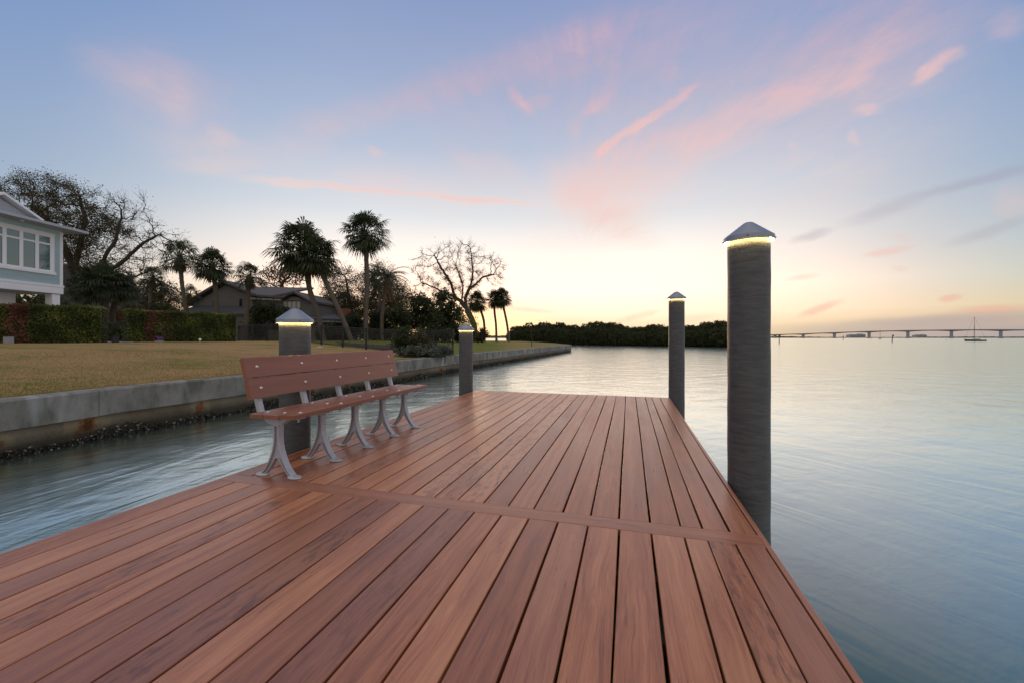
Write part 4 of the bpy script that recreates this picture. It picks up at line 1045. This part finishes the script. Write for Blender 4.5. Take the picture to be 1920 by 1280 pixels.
# ------------------------------------------------------------------ hedges
def hedge(px0, Z0, px1, Z1, h, name, label, reds, thick=.9, top=None):
    a = Vector((Q(px0, Z0), Z0)); b = Vector((Q(px1, Z1), Z1)); L = (b - a).length; t_ = (b - a) / L; nn = Vector((-t_.y, t_.x))
    if nn.y < 0: nn = -nn
    bz = gz(a.x, a.y); bz1 = gz(b.x, b.y); t = thing(name, (a.x, a.y, bz), label, 'hedge', 'clipped hedges along the back of the lawn')
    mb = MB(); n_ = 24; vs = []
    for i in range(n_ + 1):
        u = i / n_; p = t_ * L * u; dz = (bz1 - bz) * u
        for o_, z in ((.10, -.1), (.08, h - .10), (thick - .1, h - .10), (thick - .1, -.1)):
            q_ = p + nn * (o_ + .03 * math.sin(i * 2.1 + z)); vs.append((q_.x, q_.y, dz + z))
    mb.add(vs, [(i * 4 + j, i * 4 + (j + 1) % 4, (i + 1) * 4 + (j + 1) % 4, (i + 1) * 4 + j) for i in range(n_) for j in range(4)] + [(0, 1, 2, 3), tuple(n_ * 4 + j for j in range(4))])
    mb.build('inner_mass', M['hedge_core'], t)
    r_ = np.random.default_rng(abs(int(px0)) + 3); n = int(2600 * L * h / 2)
    u = r_.random(n) * L; f = r_.random(n); w_ = r_.random(n)
    lump = .055 * np.sin(u * 4.1) * np.sin(w_ * 7 + u) + .03 * np.sin(u * 11 + w_ * 5)
    topm = f < .22; endm = f > .95
    o_ = np.where(topm, w_ * thick, np.where(endm, r_.random(n) * thick, .04 - lump + r_.normal(0, .035, n))); z = np.where(topm, h + r_.normal(0, .035, n) + .03 * np.sin(u * 3.3) + lump * .4, w_ * h)
    uu = np.where(endm, np.where(r_.random(n) < .5, .02, L - .02) + r_.normal(0, .04, n), u)
    c = np.stack([t_.x * uu + nn.x * o_, t_.y * uu + nn.y * o_, z + (bz1 - bz) * uu / L], 1)
    nx = r_.normal(0, 1, (n, 3)); nx /= np.linalg.norm(nx, axis=1)[:, None]; vv = np.cross(nx, r_.normal(0, 1, (n, 3))); vv /= np.linalg.norm(vv, axis=1)[:, None]
    s = .045 * (.6 + .9 * r_.random((n, 1))); V = np.stack([c - nx * s, c + vv * s * .6, c + nx * s, c - vv * s * .6], 1)
    tone = np.clip(.32 + .45 * np.sin(uu * 2.3 + 1.1 * np.sin(z * 2.1)) * np.sin(z * 3 + uu) + r_.normal(0, .22, n), 0, 1)
    red = np.zeros(n, bool)
    pxs = (c[:, 0] + a.x) / (c[:, 1] + a.y) * F + 960
    for (r0_, r1_, p_) in reds: red |= (pxs > r0_ + 4 * np.sin(z * 5)) & (pxs < r1_ + 4 * np.sin(z * 4 + 1)) & (r_.random(n) < p_)
    quads_mesh('foliage', V[~red].reshape(-1, 3), M['hedge_green'], t, attr=np.stack([tone, tone, tone], 1)[~red])
    if red.any():
        o = quads_mesh('foliage', V[red].reshape(-1, 3), M['hedge_red'], t, attr=np.stack([tone, tone, tone], 1)[red]); o['label'] = 'browned red section of the hedge'
    return t
hedge(-70, 21.0, 190, 23.4, 2.02, 'hedge', 'nearer taller clipped hedge in front of the raised pale house', [(14, 52, .9), (-60, -20, .8), (-5, 14, .25)])
hedge(238, 26.0, 443, 31.2, 2.02, 'hedge', 'farther clipped hedge ending at the black fence', [(272, 293, .85), (300, 325, .3)])
# brush seen through the gap between the hedges
px_tree('shrub', 'dull green shrub in the gap between the hedges', 214, 30, [(205, 622, 18, 16), (226, 622, 14, 16)], [[(214, 634), (214, 628)]], 150, .2, .35, 3, .06, .012, 1.2, [('grey_leaf', 11, .18, .12, 1, None), ('oak_leaf', 6, .2, .12, 1, None)], 120, cat='shrub', twig=60, tw_len=.3)

# ------------------------------------------------------------------ fence
A3 = FA; L = (FB - FA).length; ft_ = (FB - FA) / L; NP = 10; fh = 1.27
fence = thing('fence', (FA.x, FA.y, gz(FA.x, FA.y)), 'black metal picket fence running from the hedge to the seawall', 'fence')
bz0 = gz(FA.x, FA.y); ang = math.atan2(ft_.y, ft_.x)
for i in range(NP + 1):
    p = FA + ft_ * L * i / NP; z = gz(p.x, p.y) - bz0
    mb = MB(); w_ = .036; Mx = Matrix.Translation((p.x - FA.x, p.y - FA.y, z)) @ Matrix.Rotation(ang, 4, 'Z')
    mb.box((-w_, -w_, -.1), (w_, w_, fh + .03), M=Mx); mb.add([Mx @ Vector(v) for v in ((-w_ * 1.2, -w_ * 1.2, fh + .03), (w_ * 1.2, -w_ * 1.2, fh + .03), (w_ * 1.2, w_ * 1.2, fh + .03), (-w_ * 1.2, w_ * 1.2, fh + .03), (0, 0, fh + .07))], [(3, 2, 1, 0), (0, 1, 4), (1, 2, 4), (2, 3, 4), (3, 0, 4)])
    mb.build('post', M['black'], fence)
    if i == NP: break
    q = FA + ft_ * L * (i + 1) / NP; z1 = gz(q.x, q.y) - bz0; mb = MB(); n_ = 20
    for j in range(1, n_):
        u = j / n_; c = p.lerp(q, u); zz_ = z + (z1 - z) * u
        mb.box((c.x - FA.x - .010, c.y - FA.y - .010, zz_ + .05), (c.x - FA.x + .008, c.y - FA.y + .008, zz_ + fh - .01))
    for hh in (.12, fh - .14, fh - .01):
        mb.tube([(p.x - FA.x, p.y - FA.y, z + hh), (q.x - FA.x, q.y - FA.y, z1 + hh)], .020, 4)
    mb.build('picket_panel', M['black'], fence)

# ------------------------------------------------------------------ raised pale aqua house (left edge)
hx, hy = -28.5, 26.0; gl = gz(hx, hy)
house = thing('raised_house', (hx, hy, gl), 'raised pale aqua clapboard house on white posts at the left edge', 'house')
def hl(x, y, z): return (x - hx, y - hy, z - gl)
zb = HZ(552, 26); ze = 7.75; xw = hx
def hbox(mb, x0, x1, y0, y1, z0, z1): mb.box((x0 - hx, y0 - hy, z0 - gl), (x1 - hx, y1 - hy, z1 - gl)); return mb
zband = HZ(537, 26)
hbox(MB(), xw - 9, xw, 14, hy, zband, ze + .15).build('wall', M['teal_siding'], house)
m_ = MB(); hbox(m_, xw - 9.02, xw + .05, 13.9, hy + .05, zb, zband); hbox(m_, xw - 9.02, xw + .075, 13.9, hy + .075, zband - .1, zband + .03)
hbox(m_, xw - .12, xw + .035, hy - .13, hy + .035, zband + .03, ze - .02); m_.build('trim', M['white_paint'], house)
hbox(MB(), xw - 8.9, xw - .1, 14.1, hy - .1, zb - .03, zb - .003).build('underside', M['soffit'], house)
for (x, y) in ((xw - .25, hy - .3), (xw - .25, hy - 5.4), (xw - 5.5, hy - .3), (xw - .25, 15)):
    hbox(MB(), x - .22, x + .22, y - .22, y + .22, gl - .1, zb - .035).build('post', M['white_paint'], house)
hbox(MB(), xw - 8, xw - 1.6, 15, hy - 1.1, gl - .1, zb - .04).build('lower_wall', M['white_paint'], house)
# window band: four lights each with a transom
zt = 7.32; zs = 5.10
yL, yR = 19.87, 25.4; nw = 7; wd = (yR - yL) / nw
fr = MB()
def wfr(y0, y1, z0, z1, d=.05): hbox(fr, xw + .002, xw + d, y0, y1, z0, z1)
wfr(yL - .14, yR + .14, zt, zt + .16, .07); wfr(yL - .2, yR + .2, zs - .16, zs, .10); wfr(yL - .14, yL, zs, zt); wfr(yR, yR + .14, zs, zt)
ztr = zt - .53
for i in range(nw):
    y0 = yL + wd * i; y1 = y0 + wd
    w_ = MB(); 
    def wb(y0, y1, z0, z1, d): hbox(w_, xw + .004, xw + d, y0, y1, z0, z1)
    e = .095
    wb(y0, y0 + e, zs, zt, .045); wb(y1 - e, y1, zs, zt, .045); wb(y0 + e, y1 - e, zt - e, zt, .045); wb(y0 + e, y1 - e, zs, zs + e, .045); wb(y0 + e, y1 - e, ztr - .05, ztr + .05, .045)
    fo = w_.build('window', M['white_paint'], house)
    g_ = MB(); hbox(g_, xw + .006, xw + .020, y0 + e, y1 - e, zs + e, ztr - .05); hbox(g_, xw + .006, xw + .020, y0 + e, y1 - e, ztr + .05, zt - e)
    g_.build('pane', M['glass'], fo)
fr.build('window_surround', M['white_paint'], house)
# hipped metal roof with deep eaves
ex = xw + .95; ey = hy + .55; zr0 = 7.82
roof = MB(); w_in = xw - 4.5; pk = 9.15; yin = hy - 4.2
roof.add([hl(ex, 12, zr0), hl(ex, ey, zr0), hl(xw - 10, ey, zr0), hl(w_in, 12, pk), hl(w_in, yin, pk), hl(ex, 12, zr0 + .1), hl(ex, ey, zr0 + .1), hl(xw - 10, ey, zr0 + .1), hl(xw - 10, 12, zr0)],
         [(5, 6, 4, 3), (6, 7, 4), (0, 1, 6, 5), (1, 2, 7, 6), (0, 8, 2, 1), (3, 4, 7), (3, 7, 2, 8)])
roof.build('roof', M['metal_roof'], house)
sf = MB(); hbox(sf, xw + .02, ex - .03, 12.2, ey - .03, zr0 - .05, zr0 - .005); hbox(sf, xw - 9, xw + .019, hy + .02, ey - .03, zr0 - .05, zr0 - .006); sf.build('soffit', M['soffit'], house)
gt = MB(); hbox(gt, ex, ex + .10, 12, ey + .10, zr0 - .06, zr0 + .09); hbox(gt, xw - 9.5, ex - .001, ey, ey + .10, zr0 - .06, zr0 + .09); gt.build('gutter', M['soffit'], house)
# cross gable
gy = 22.56; gp = 8.92; gb = 8.02; hw = 1.75
gb_ = MB(); gb_.add([hl(xw + .25, gy - hw, gb), hl(xw + .25, gy + hw, gb), hl(xw + .25, gy, gp - .12), hl(xw - 5, gy - hw, gb), hl(xw - 5, gy + hw, gb), hl(xw - 5, gy, gp - .12)], [(0, 1, 2), (3, 5, 4), (0, 2, 5, 3), (1, 4, 5, 2), (0, 3, 4, 1)])
gb_.build('gable_wall', M['lav_siding'], house)
gr_ = MB()
for s in (1, -1):
    d = Vector((0, s * hw, gb - gp)).normalized(); e = d * 2.15; th = Vector((0, 0, .14))
    P0 = Vector((xw + .62, gy, gp)); P1 = P0 + e; bk = Vector((-6, 0, 0))
    gr_.add([Vector(hl(*v)) for v in (P0, P1, P1 + bk, P0 + bk, P0 + th, P1 + th, P1 + bk + th, P0 + bk + th)], [(0, 1, 2, 3), (4, 7, 6, 5), (0, 4, 5, 1), (1, 5, 6, 2), (2, 6, 7, 3)])
gr_.build('gable_roof', M['white_paint'], house)
for y in (20.6, 23.4): MB().lathe([(0, -.10), (.07, -.09), (.09, -.05), (.05, -.002)], c=hl(xw + .6, y, zr0 - .052), n=12).build('eave_lamp', M['white_paint'], house)

# ------------------------------------------------------------------ weathered grey two storey house
Z = 48.0; gx = Q(352, Z); gg = gz(gx, Z); gh = thing('grey_house', (gx, Z, gg), 'two storey weathered grey clapboard house with dark gabled roofs behind the hedge', 'house')
def G(px, py, dz=0, z=Z): return Vector((Q(px, z) - gx, dz, HZ(py, z) - gg))
def gpoly(pts, depth, mat_, name, parent=None, dz=0, lab=None):
    mb = MB(); f_ = [G(x, y, dz) for x, y in pts]; b_ = [v + Vector((0, depth, 0)) for v in f_]; n_ = len(pts)
    mb.add(f_ + b_, [tuple(range(n_)), tuple(range(2 * n_ - 1, n_ - 1, -1))] + [(i, i + n_, (i + 1) % n_ + n_, (i + 1) % n_) for i in range(n_)]); return mb.build(name, mat_, parent or gh)
gpoly([(362, 645), (474, 645), (474, 556), (423, 534), (362, 570)], 9, M['grey_siding'], 'wall')
gpoly([(474.2, 645), (576, 645), (576, 566), (550, 556), (528, 562), (474.2, 562)], 9, M['grey_siding'], 'wall', dz=.5)
def slab(a, b, depth, th, dz, name, m, par=None):
    mb = MB(); A_ = G(*a, dz); B_ = G(*b, dz); up = Vector((0, 0, th)); D_ = Vector((0, depth, 0))
    mb.add([A_, B_, B_ + D_, A_ + D_, A_ + up, B_ + up, B_ + D_ + up, A_ + D_ + up], [(0, 1, 2, 3), (4, 7, 6, 5), (0, 4, 5, 1), (1, 5, 6, 2), (2, 6, 7, 3), (3, 7, 4, 0)]); return mb.build(name, m, par or gh)
slab((350, 574), (424, 530.5), 10.4, .28, -.7, 'roof', M['shingle']); slab((424, 530.5), (482, 556), 10.4, .28, -.7, 'roof', M['shingle'])
# main roof plane seen over the right hand part, rising away from the viewer
def rplane(p, name, m, th=.22):
    mb = MB(); mb.add(p + [v + Vector((0, 0, th)) for v in p], [(0, 1, 2, 3), (7, 6, 5, 4)] + [(i, (i + 1) % 4, (i + 1) % 4 + 4, i + 4) for i in range(4)]); return mb.build(name, m, gh)
rplane([G(472, 556, -.4), G(530, 560, -.4), G(530, 533, 5.5), G(438, 530, 5.5)], 'roof', M['shingle'])
rplane([G(515, 558, -.3), G(552, 551, -.35), G(545, 532, 5.6), G(505, 532, 5.6)], 'roof', M['shingle'])
slab((526, 561), (551, 549.5), 8, .24, -.25, 'gable_roof', M['trim_grey']); slab((551, 549.5), (582, 567), 8, .24, -.25, 'gable_roof', M['shingle'])
gpoly([(472, 559), (531, 562), (531, 565), (472, 562)], .25, M['trim_grey'], 'gutter', dz=-.62)
# windows
def gwin(x0, x1, y0, y1, mt, dz=-.06, sill=True):
    e = .8; f_ = gpoly([(x0 - e, y1 + e), (x1 + e, y1 + e), (x1 + e, y0 - e), (x0 - e, y0 - e)], .05, M['trim_grey'], 'window', dz=dz)
    p = gpoly([(x0, y1), (x1, y1), (x1, y0), (x0, y0)], .05, M[mt], 'pane', f_, dz=dz - .03); return f_
gwin(398, 403, 562, 577, 'dark_glass'); gwin(449.5, 455, 560, 575, 'dark_glass')
for x in (528, 536.3, 544.6, 553): gwin(x, x + 6.3, 565.5, 577.5, 'blind', dz=.42)
gpoly([(536 + 12 + 13.5 * math.cos(t), 562.8 - 7 * math.sin(t)) for t in [PI * i / 10 for i in range(11)]], .06, M['trim_grey'], 'arched_window', dz=.42)
# skirt roof and lower storey
rplane([G(348, 592, -1.8), G(480, 594, -1.8), G(474, 578, -.02), G(368, 577, -.02)], 'lower_roof', M['shingle_blue'])
gpoly([(355, 645), (478, 645), (478, 594), (355, 592)], 1.5, M['grey_siding'], 'lower_wall', dz=-1.6)
gpoly([(366, 605), (382, 605), (382, 640), (366, 640)][::-1], .05, M['dark_glass'], 'window', dz=-1.66)
# right hand single storey wing
rplane([G(576, 601, -1.0), G(655, 603, -1.0), G(650, 592, 4), G(585, 590, 4)], 'wing_roof', M['shingle_blue'])
gpoly([(577, 645), (648, 645), (648, 603.5), (577, 602)], 5, M['trim_grey'], 'wing_wall', dz=.2)
gpoly([(577, 601.6), (655, 603.6), (655, 606), (577, 604)], .2, M['trim_grey'], 'fascia', dz=-1.1)
for x in (596, 609): 
    f_ = gpoly([(x, 632), (x + 10, 632), (x + 10, 608), (x, 608)], .06, M['white_paint'], 'patio_door', dz=.12); gpoly([(x + 1.2, 631), (x + 8.8, 631), (x + 8.8, 609), (x + 1.2, 609)], .05, M['blind'] if x < 600 else M['dark_glass'], 'pane', f_, dz=.08)
gpoly([(634, 645), (635.5, 645), (635.5, 605), (634, 605)], .12, M['trim_grey'], 'porch_post', dz=-.9)
gpoly([(622, 603), (641, 603), (641, 577), (622, 577)], 1.2, M['brick'], 'chimney', dz=1.5)

# tan house behind the oak -------------------------------------------
Z2 = 56.0; tx = Q(170, Z2); tg = gz(tx, Z2); th_ = thing('tan_house', (tx, Z2, tg), 'tan stucco house mostly hidden behind the big oak', 'house')
def TT(px, py, dz=0): return Vector((Q(px, Z2) - tx, dz, HZ(py, Z2) - tg))
def tpoly(pts, depth, mt, name, dz=0, par=None):
    mb = MB(); f_ = [TT(x, y, dz) for x, y in pts]; b_ = [v + Vector((0, depth, 0)) for v in f_]; n_ = len(pts)
    mb.add(f_ + b_, [tuple(range(n_)), tuple(range(2 * n_ - 1, n_ - 1, -1))] + [(i, i + n_, (i + 1) % n_ + n_, (i + 1) % n_) for i in range(n_)]); return mb.build(name, mt, par or th_)
tpoly([(100, 645), (238, 645), (238, 590), (100, 560)], 9, M['tan'], 'wall')
tpoly([(96, 568), (244, 597), (244, 592), (150, 545), (128, 500), (96, 490)], 9.6, M['shingle_blue'], 'roof', dz=-.3)
f_ = tpoly([(175, 625), (187, 625), (187, 608), (175, 608)], .06, M['white_paint'], 'window', dz=-.08); tpoly([(176, 624), (186, 624), (186, 609), (176, 609)], .05, M['dark_glass'], 'pane', dz=-.12, par=f_)

# ------------------------------------------------------------------ small things on the lawn
p = Vector((Q(216, 23.5), 23.5)); t = thing('planter', (p.x, p.y, gz(p.x, p.y)), 'dark round planter with a leafy plant in the hedge gap', 'planter')
MB().lathe([(0, 0), (.13, 0), (.16, .05), (.185, .40), (.195, .44), (.17, .44), (.165, .38), (0, .38)], n=24).build('pot', M['pot'], t, smooth=False)
leaves([(rng.gauss(0, .13), rng.gauss(0, .13), .45 + .4 * rng.random()) for _ in range(70)], 8, .06, .09, 5, 'foliage', M['dark_leaf'], t)
a = P(188, 641, 0); Zp = 24.0; mb = MB(); g0 = gz(Q(220, Zp), Zp)
o = MB().add([(Q(188, Zp), Zp, g0 + .03), (Q(250, Zp + 1), Zp + 1, g0 + .03), (Q(250, Zp + 3), Zp + 3, g0 + .05), (Q(188, Zp + 2.4), Zp + 2.4, g0 + .05)], [(0, 1, 2, 3)]).build('path', M['paving']); struct(o)
def small(px, Z, name, label, cat):
    x = Q(px, Z); return thing(name, (x, Z, gz(x, Z)), label, cat)
t = small(298, 26.9, 'flower_pot', 'tiny purple flowers in a pale blue tray at the foot of the farther hedge', 'flowers')
MB().lathe([(0, 0), (.22, 0), (.27, .10), (.25, .10), (0, .08)], n=16).build('tray', M['soffit'], t); leaves([(rng.gauss(0, .08), rng.gauss(0, .05), .17 + .12 * rng.random()) for _ in range(14)], 6, .03, .05, 9, 'blossom', M['purple'], t)
t = small(375, 28.6, 'path_light', 'small white ground light by the farther hedge', 'garden light'); MB().lathe([(0, 0), (.03, 0), (.03, .12), (.10, .14), (.10, .17), (.04, .24), (0, .25)], n=14).build('lamp_head', M['white_paint'], t)
t = small(16, 21.0, 'spigot_box', 'small grey utility box at the foot of the nearer hedge', 'utility box'); MB().box((-.16, -.1, 0), (.16, .1, .36), ch=.02).build('box', M['tower'], t); MB().box((-.17, -.11, .362), (.17, .11, .39)).build('lid', M['pot'], t)
t = small(566 + 31, 24.5, 'sprinkler_box', 'small pale valve cover on the grass before the fence', 'valve cover'); t.location = (Q(600, 24.5), 24.5, gz(Q(600, 24.5), 24.5)); MB().lathe([(0, .07), (.13, .07), (.17, .04), (.19, 0)], n=14).build('cover', M['boat_white'], t)
x = Q(997, 42); t = thing('post', (XR(40) - .9, 40.0, gz(XR(40) - .9, 40)), 'thin dark post on the lawn near the seawall corner', 'post'); t.location = (Q(997, 41), 41, gz(Q(997, 41), 41)); MB().tube([(0, 0, -.1), (0, 0, 1.9)], .035, 8).build('shaft', M['pole'], t); MB().box((-.05, -.05, 1.9), (.05, .05, 1.96)).build('top', M['pole'], t)

# ------------------------------------------------------------------ bay: bridge, markers, boats, far shore
pl = [(1440 - (59 * 1.06 + 3), 628.5), (1506, 626), (1565, 623.6), (1630, 620.6), (1703, 619.3), (1785, 619.3), (1878, 621.6)]
Zb0 = 1447.0; dZ = -72.0; dX = .037 * Zb0
def bpos(n): return Vector((.709 * Zb0 + dX * n, Zb0 + dZ * n))
bt = bpos(0); br = thing('bridge', (bt.x, bt.y, WATER), 'long low grey concrete bridge arching gently along the horizon', 'bridge')
def deckz(n):
    ns = [-9, -5, -2, -1, 0, 1, 2, 3, 4, 5, 6, 8, 12]; ys_ = [632, 631.2, 629.6, 628.2, 626.2, 623.7, 621.0, 619.6, 619.2, 620.9, 623.5, 629, 640]
    zs_ = [9, 9.3, 10.5, 12, 14.5, 17.8, 20.8, 22.3, 22.6, 21.9, 19.6, 15, 8]
    return float(np.interp(n, ns, zs_))
for n_ in (-1.5,): pass
bd = Vector((dX, dZ)).normalized(); bn = Vector((-bd.y, bd.x)); mb = MB(); vs = []; SS = [i / 8 for i in range(-9 * 8, 10 * 8 + 1)]
for s in SS:
    p = bpos(s); fr_ = s - math.floor(s); dp = 1.9 + 2.6 * (abs(fr_ - .5) * 2) ** 2.2; z = deckz(s)
    for o_, zz_ in ((-6.5, z), (6.5, z), (6.5, z - .9), (3, z - dp), (-3, z - dp), (-6.5, z - .9)):
        q_ = p + bn * o_ - bt; vs.append((q_.x, q_.y, zz_ - WATER))
mb.add(vs, [(i * 6 + j, i * 6 + (j + 1) % 6, (i + 1) * 6 + (j + 1) % 6, (i + 1) * 6 + j) for i in range(len(SS) - 1) for j in range(6)] + [(0, 1, 2, 3, 4, 5)]); mb.build('girder', M['bridge'], br)
mb = MB(); vs = []
for s in SS:
    p = bpos(s); z = deckz(s)
    for o_, zz_ in ((-6.6, z + .01), (-6.25, z + .01), (-6.25, z + 1.1), (-6.6, z + 1.1)): q_ = p + bn * -o_ * -1 - bt; vs.append((q_.x, q_.y, zz_ - WATER))
mb.add(vs, [(i * 4 + j, i * 4 + (j + 1) % 4, (i + 1) * 4 + (j + 1) % 4, (i + 1) * 4 + j) for i in range(len(SS) - 1) for j in range(4)]); mb.build('parapet', M['bridge'], br)
for n_ in range(-9, 10):
    p = bpos(n_) - bt; z = deckz(n_) - 4.3 - WATER; mb = MB(); Mx = Matrix.Translation((p.x, p.y, 0)) @ Matrix.Rotation(math.atan2(bd.y, bd.x), 4, 'Z')
    mb.box((-3.0, -4.5, -3), (3.0, 4.5, z), M=Mx); mb.box((-4.2, -6.5, -3), (4.2, 6.5, 1.6), M=Mx) ; mb.build('pier', M['bridge'], br)
# far shore strips
def strip(pxs, Z, h, name, seed):
    r_ = random.Random(seed); mb = MB(); x0, x1 = Q(pxs[0], Z), Q(pxs[1], Z); n_ = int((x1 - x0) / 12); vs = []
    for i in range(n_ + 1):
        x = x0 + (x1 - x0) * i / n_; hh = h * (.55 + .45 * math.sin(i * .05) * math.sin(i * .013 + 1) + .35 * r_.random()) + .5
        vs += [(x, Z, WATER - .5), (x, Z + 3, WATER + hh * .8), (x, Z + 15, WATER + hh), (x, Z + 60, WATER + hh * .7)]
    mb.add(vs, [(i * 4 + j, i * 4 + j + 1, (i + 1) * 4 + j + 1, (i + 1) * 4 + j) for i in range(n_) for j in range(3)]); struct(mb.build(name, M['shore']))
strip((1300, 2300), 2600, 9, 'far_shore', 1); strip((600, 1300), 1500, 9, 'far_shore', 2); strip((-900, 600), 1500, 9, 'far_shore', 3)
for i, (x0, x1, py, lab) in enumerate(((1594, 1607, 627.6, 'stepped pale waterfront block under the bridge, left of its neighbour'), (1608, 1623, 626.6, 'wider waterfront block under the bridge, right of its neighbour'), (1719, 1728, 628.2, 'small far block seen under the middle of the bridge'), (1729, 1738, 627.8, 'small far block just right of the other one under the middle of the bridge'))):
    Zt = 2500.0; xa, xb = Q(x0, Zt), Q(x1, Zt); hh = HZ(py, Zt) - WATER; t = thing('waterfront_building', ((xa + xb) / 2, Zt, WATER), lab, 'building', 'far buildings under the bridge'); w_ = (xb - xa) / 2
    MB().box((-w_, 0, 0), (w_, 30, hh)).build('block', M['tower'], t); MB().box((-w_ * .5, 3, hh + .01), (w_ * .4, 20, hh + 3)).build('roof_house', M['tower'], t)
    mb = MB()
    for f_ in range(1, int(hh / 4)): mb.box((-w_ * .9, -.3, f_ * 4), (w_ * .9, -.02, f_ * 4 + 1.6))
    if mb.v: mb.build('window_row', M['dark_glass'], t)
def marker(px, py0, py1, lab, tilt=0, board=True):
    Z = 1.75 * F / (py1 - 633); x = Q(px, Z); h = HZ(py0, Z) - WATER; t = thing('channel_marker', (x, Z, WATER), lab, 'channel marker', 'channel markers in the bay'); r_ = .004 * Z / 3 + .06
    MB().tube([(0, 0, -1), (h * tilt, 0, h)], .14 if Z > 140 else .12, 8).build('piling', M['pole'], t)
    s = .32; MB().box((h * tilt * .93 - s, -.2, h - .75), (h * tilt * .93 + s, -.15, h - .1)).build('daymark', M['black'], t)
marker(1461, 628, 643, 'upright channel marker closest to the tallest pile'); marker(1581, 629.5, 637.8, 'small distant channel marker under the bridge between two piers'); marker(1672, 627.5, 641, 'leaning channel marker in the middle of the bay', .14)
for px, py, lab in ((1775, 637, 'tiny mooring buoy between the leaning marker and the sailboat'), (1634, 636, 'tiny pale mooring buoy left of the leaning marker')):
    Z = 1.75 * F / (py - 633); t = thing('buoy', (Q(px, Z), Z, WATER), lab, 'buoy'); MB().lathe([(0, -.1), (.28, -.05), (.36, .15), (.28, .38), (.08, .5), (.05, .62), (0, .64)], n=14).build('float', M['boat_white'], t); MB().tube([(0, 0, .6), (0, 0, .85)], .03, 6).build('ring', M['pole'], t)
def sailboat(px, py, Lb, mast, label, rz, hm):
    Z = 1.75 * F / (py - 633); t = thing('sailboat', (Q(px, Z), Z, WATER), label, 'sailboat', rz=rz); mb = MB(); vs = []; n_ = 14
    for i in range(n_ + 1):
        u = i / n_; x = -Lb / 2 + Lb * u; w_ = .14 * Lb * (math.sin(PI * min(1, (u * .86 + .14))) ** .75) if u < 1 else .01; sh = .085 * Lb + .05 * Lb * (u ** 2) + .01 * Lb * (1 - u); k_ = .02 * Lb
        xo = x + (.05 * Lb * u)
        vs += [(x + .1 * Lb * (.5 - u) * .6, 0, -.05 * Lb), (x, w_ * .8, .01), (xo, w_, sh), (xo, -w_, sh), (x, -w_ * .8, .01)]
    mb.add(vs, [(i * 5 + j, i * 5 + (j + 1) % 5, (i + 1) * 5 + (j + 1) % 5, (i + 1) * 5 + j) for i in range(n_) for j in range(5)] + [(0, 1, 2, 3, 4), tuple(n_ * 5 + j for j in range(5))]); mb.build('hull', hm, t)
    z0 = .10 * Lb; MB().prism([(-.22 * Lb, z0), (-.20 * Lb, z0 + .055 * Lb), (.12 * Lb, z0 + .05 * Lb), (.20 * Lb, z0 + .02 * Lb)], -.07 * Lb, .07 * Lb).build('cabin', M['boat_white'], t)
    MB().tube([(.05 * Lb, 0, z0), (.05 * Lb, 0, mast)], [.09, .06], 8).build('mast', M['pole'], t)
    MB().tube([(.05 * Lb, 0, z0 + .13 * Lb), (-.36 * Lb, 0, z0 + .12 * Lb)], .12, 8).build('boom', M['boat_white'], t)
    MB().tube([(.05 * Lb, 0, mast), (.52 * Lb, 0, z0 + .04 * Lb)], .025, 4).tube([(.05 * Lb, 0, mast), (-.48 * Lb, 0, z0)], .025, 4).tube([(.05 * Lb, 0, mast * .8), (.05 * Lb, .12 * Lb, z0)], .02, 4).tube([(.05 * Lb, 0, mast * .8), (.05 * Lb, -.12 * Lb, z0)], .02, 4).build('rigging', M['pole'], t)
sailboat(1829, 639.6, 7.6, 12.0, 'dark hulled sailboat moored at the right edge of the bay', 2.7, M['hull'])
sailboat(1650, 635.6, 5.4, 12.0, 'small distant sailboat moored under the bridge', 0.3, M['hull'])
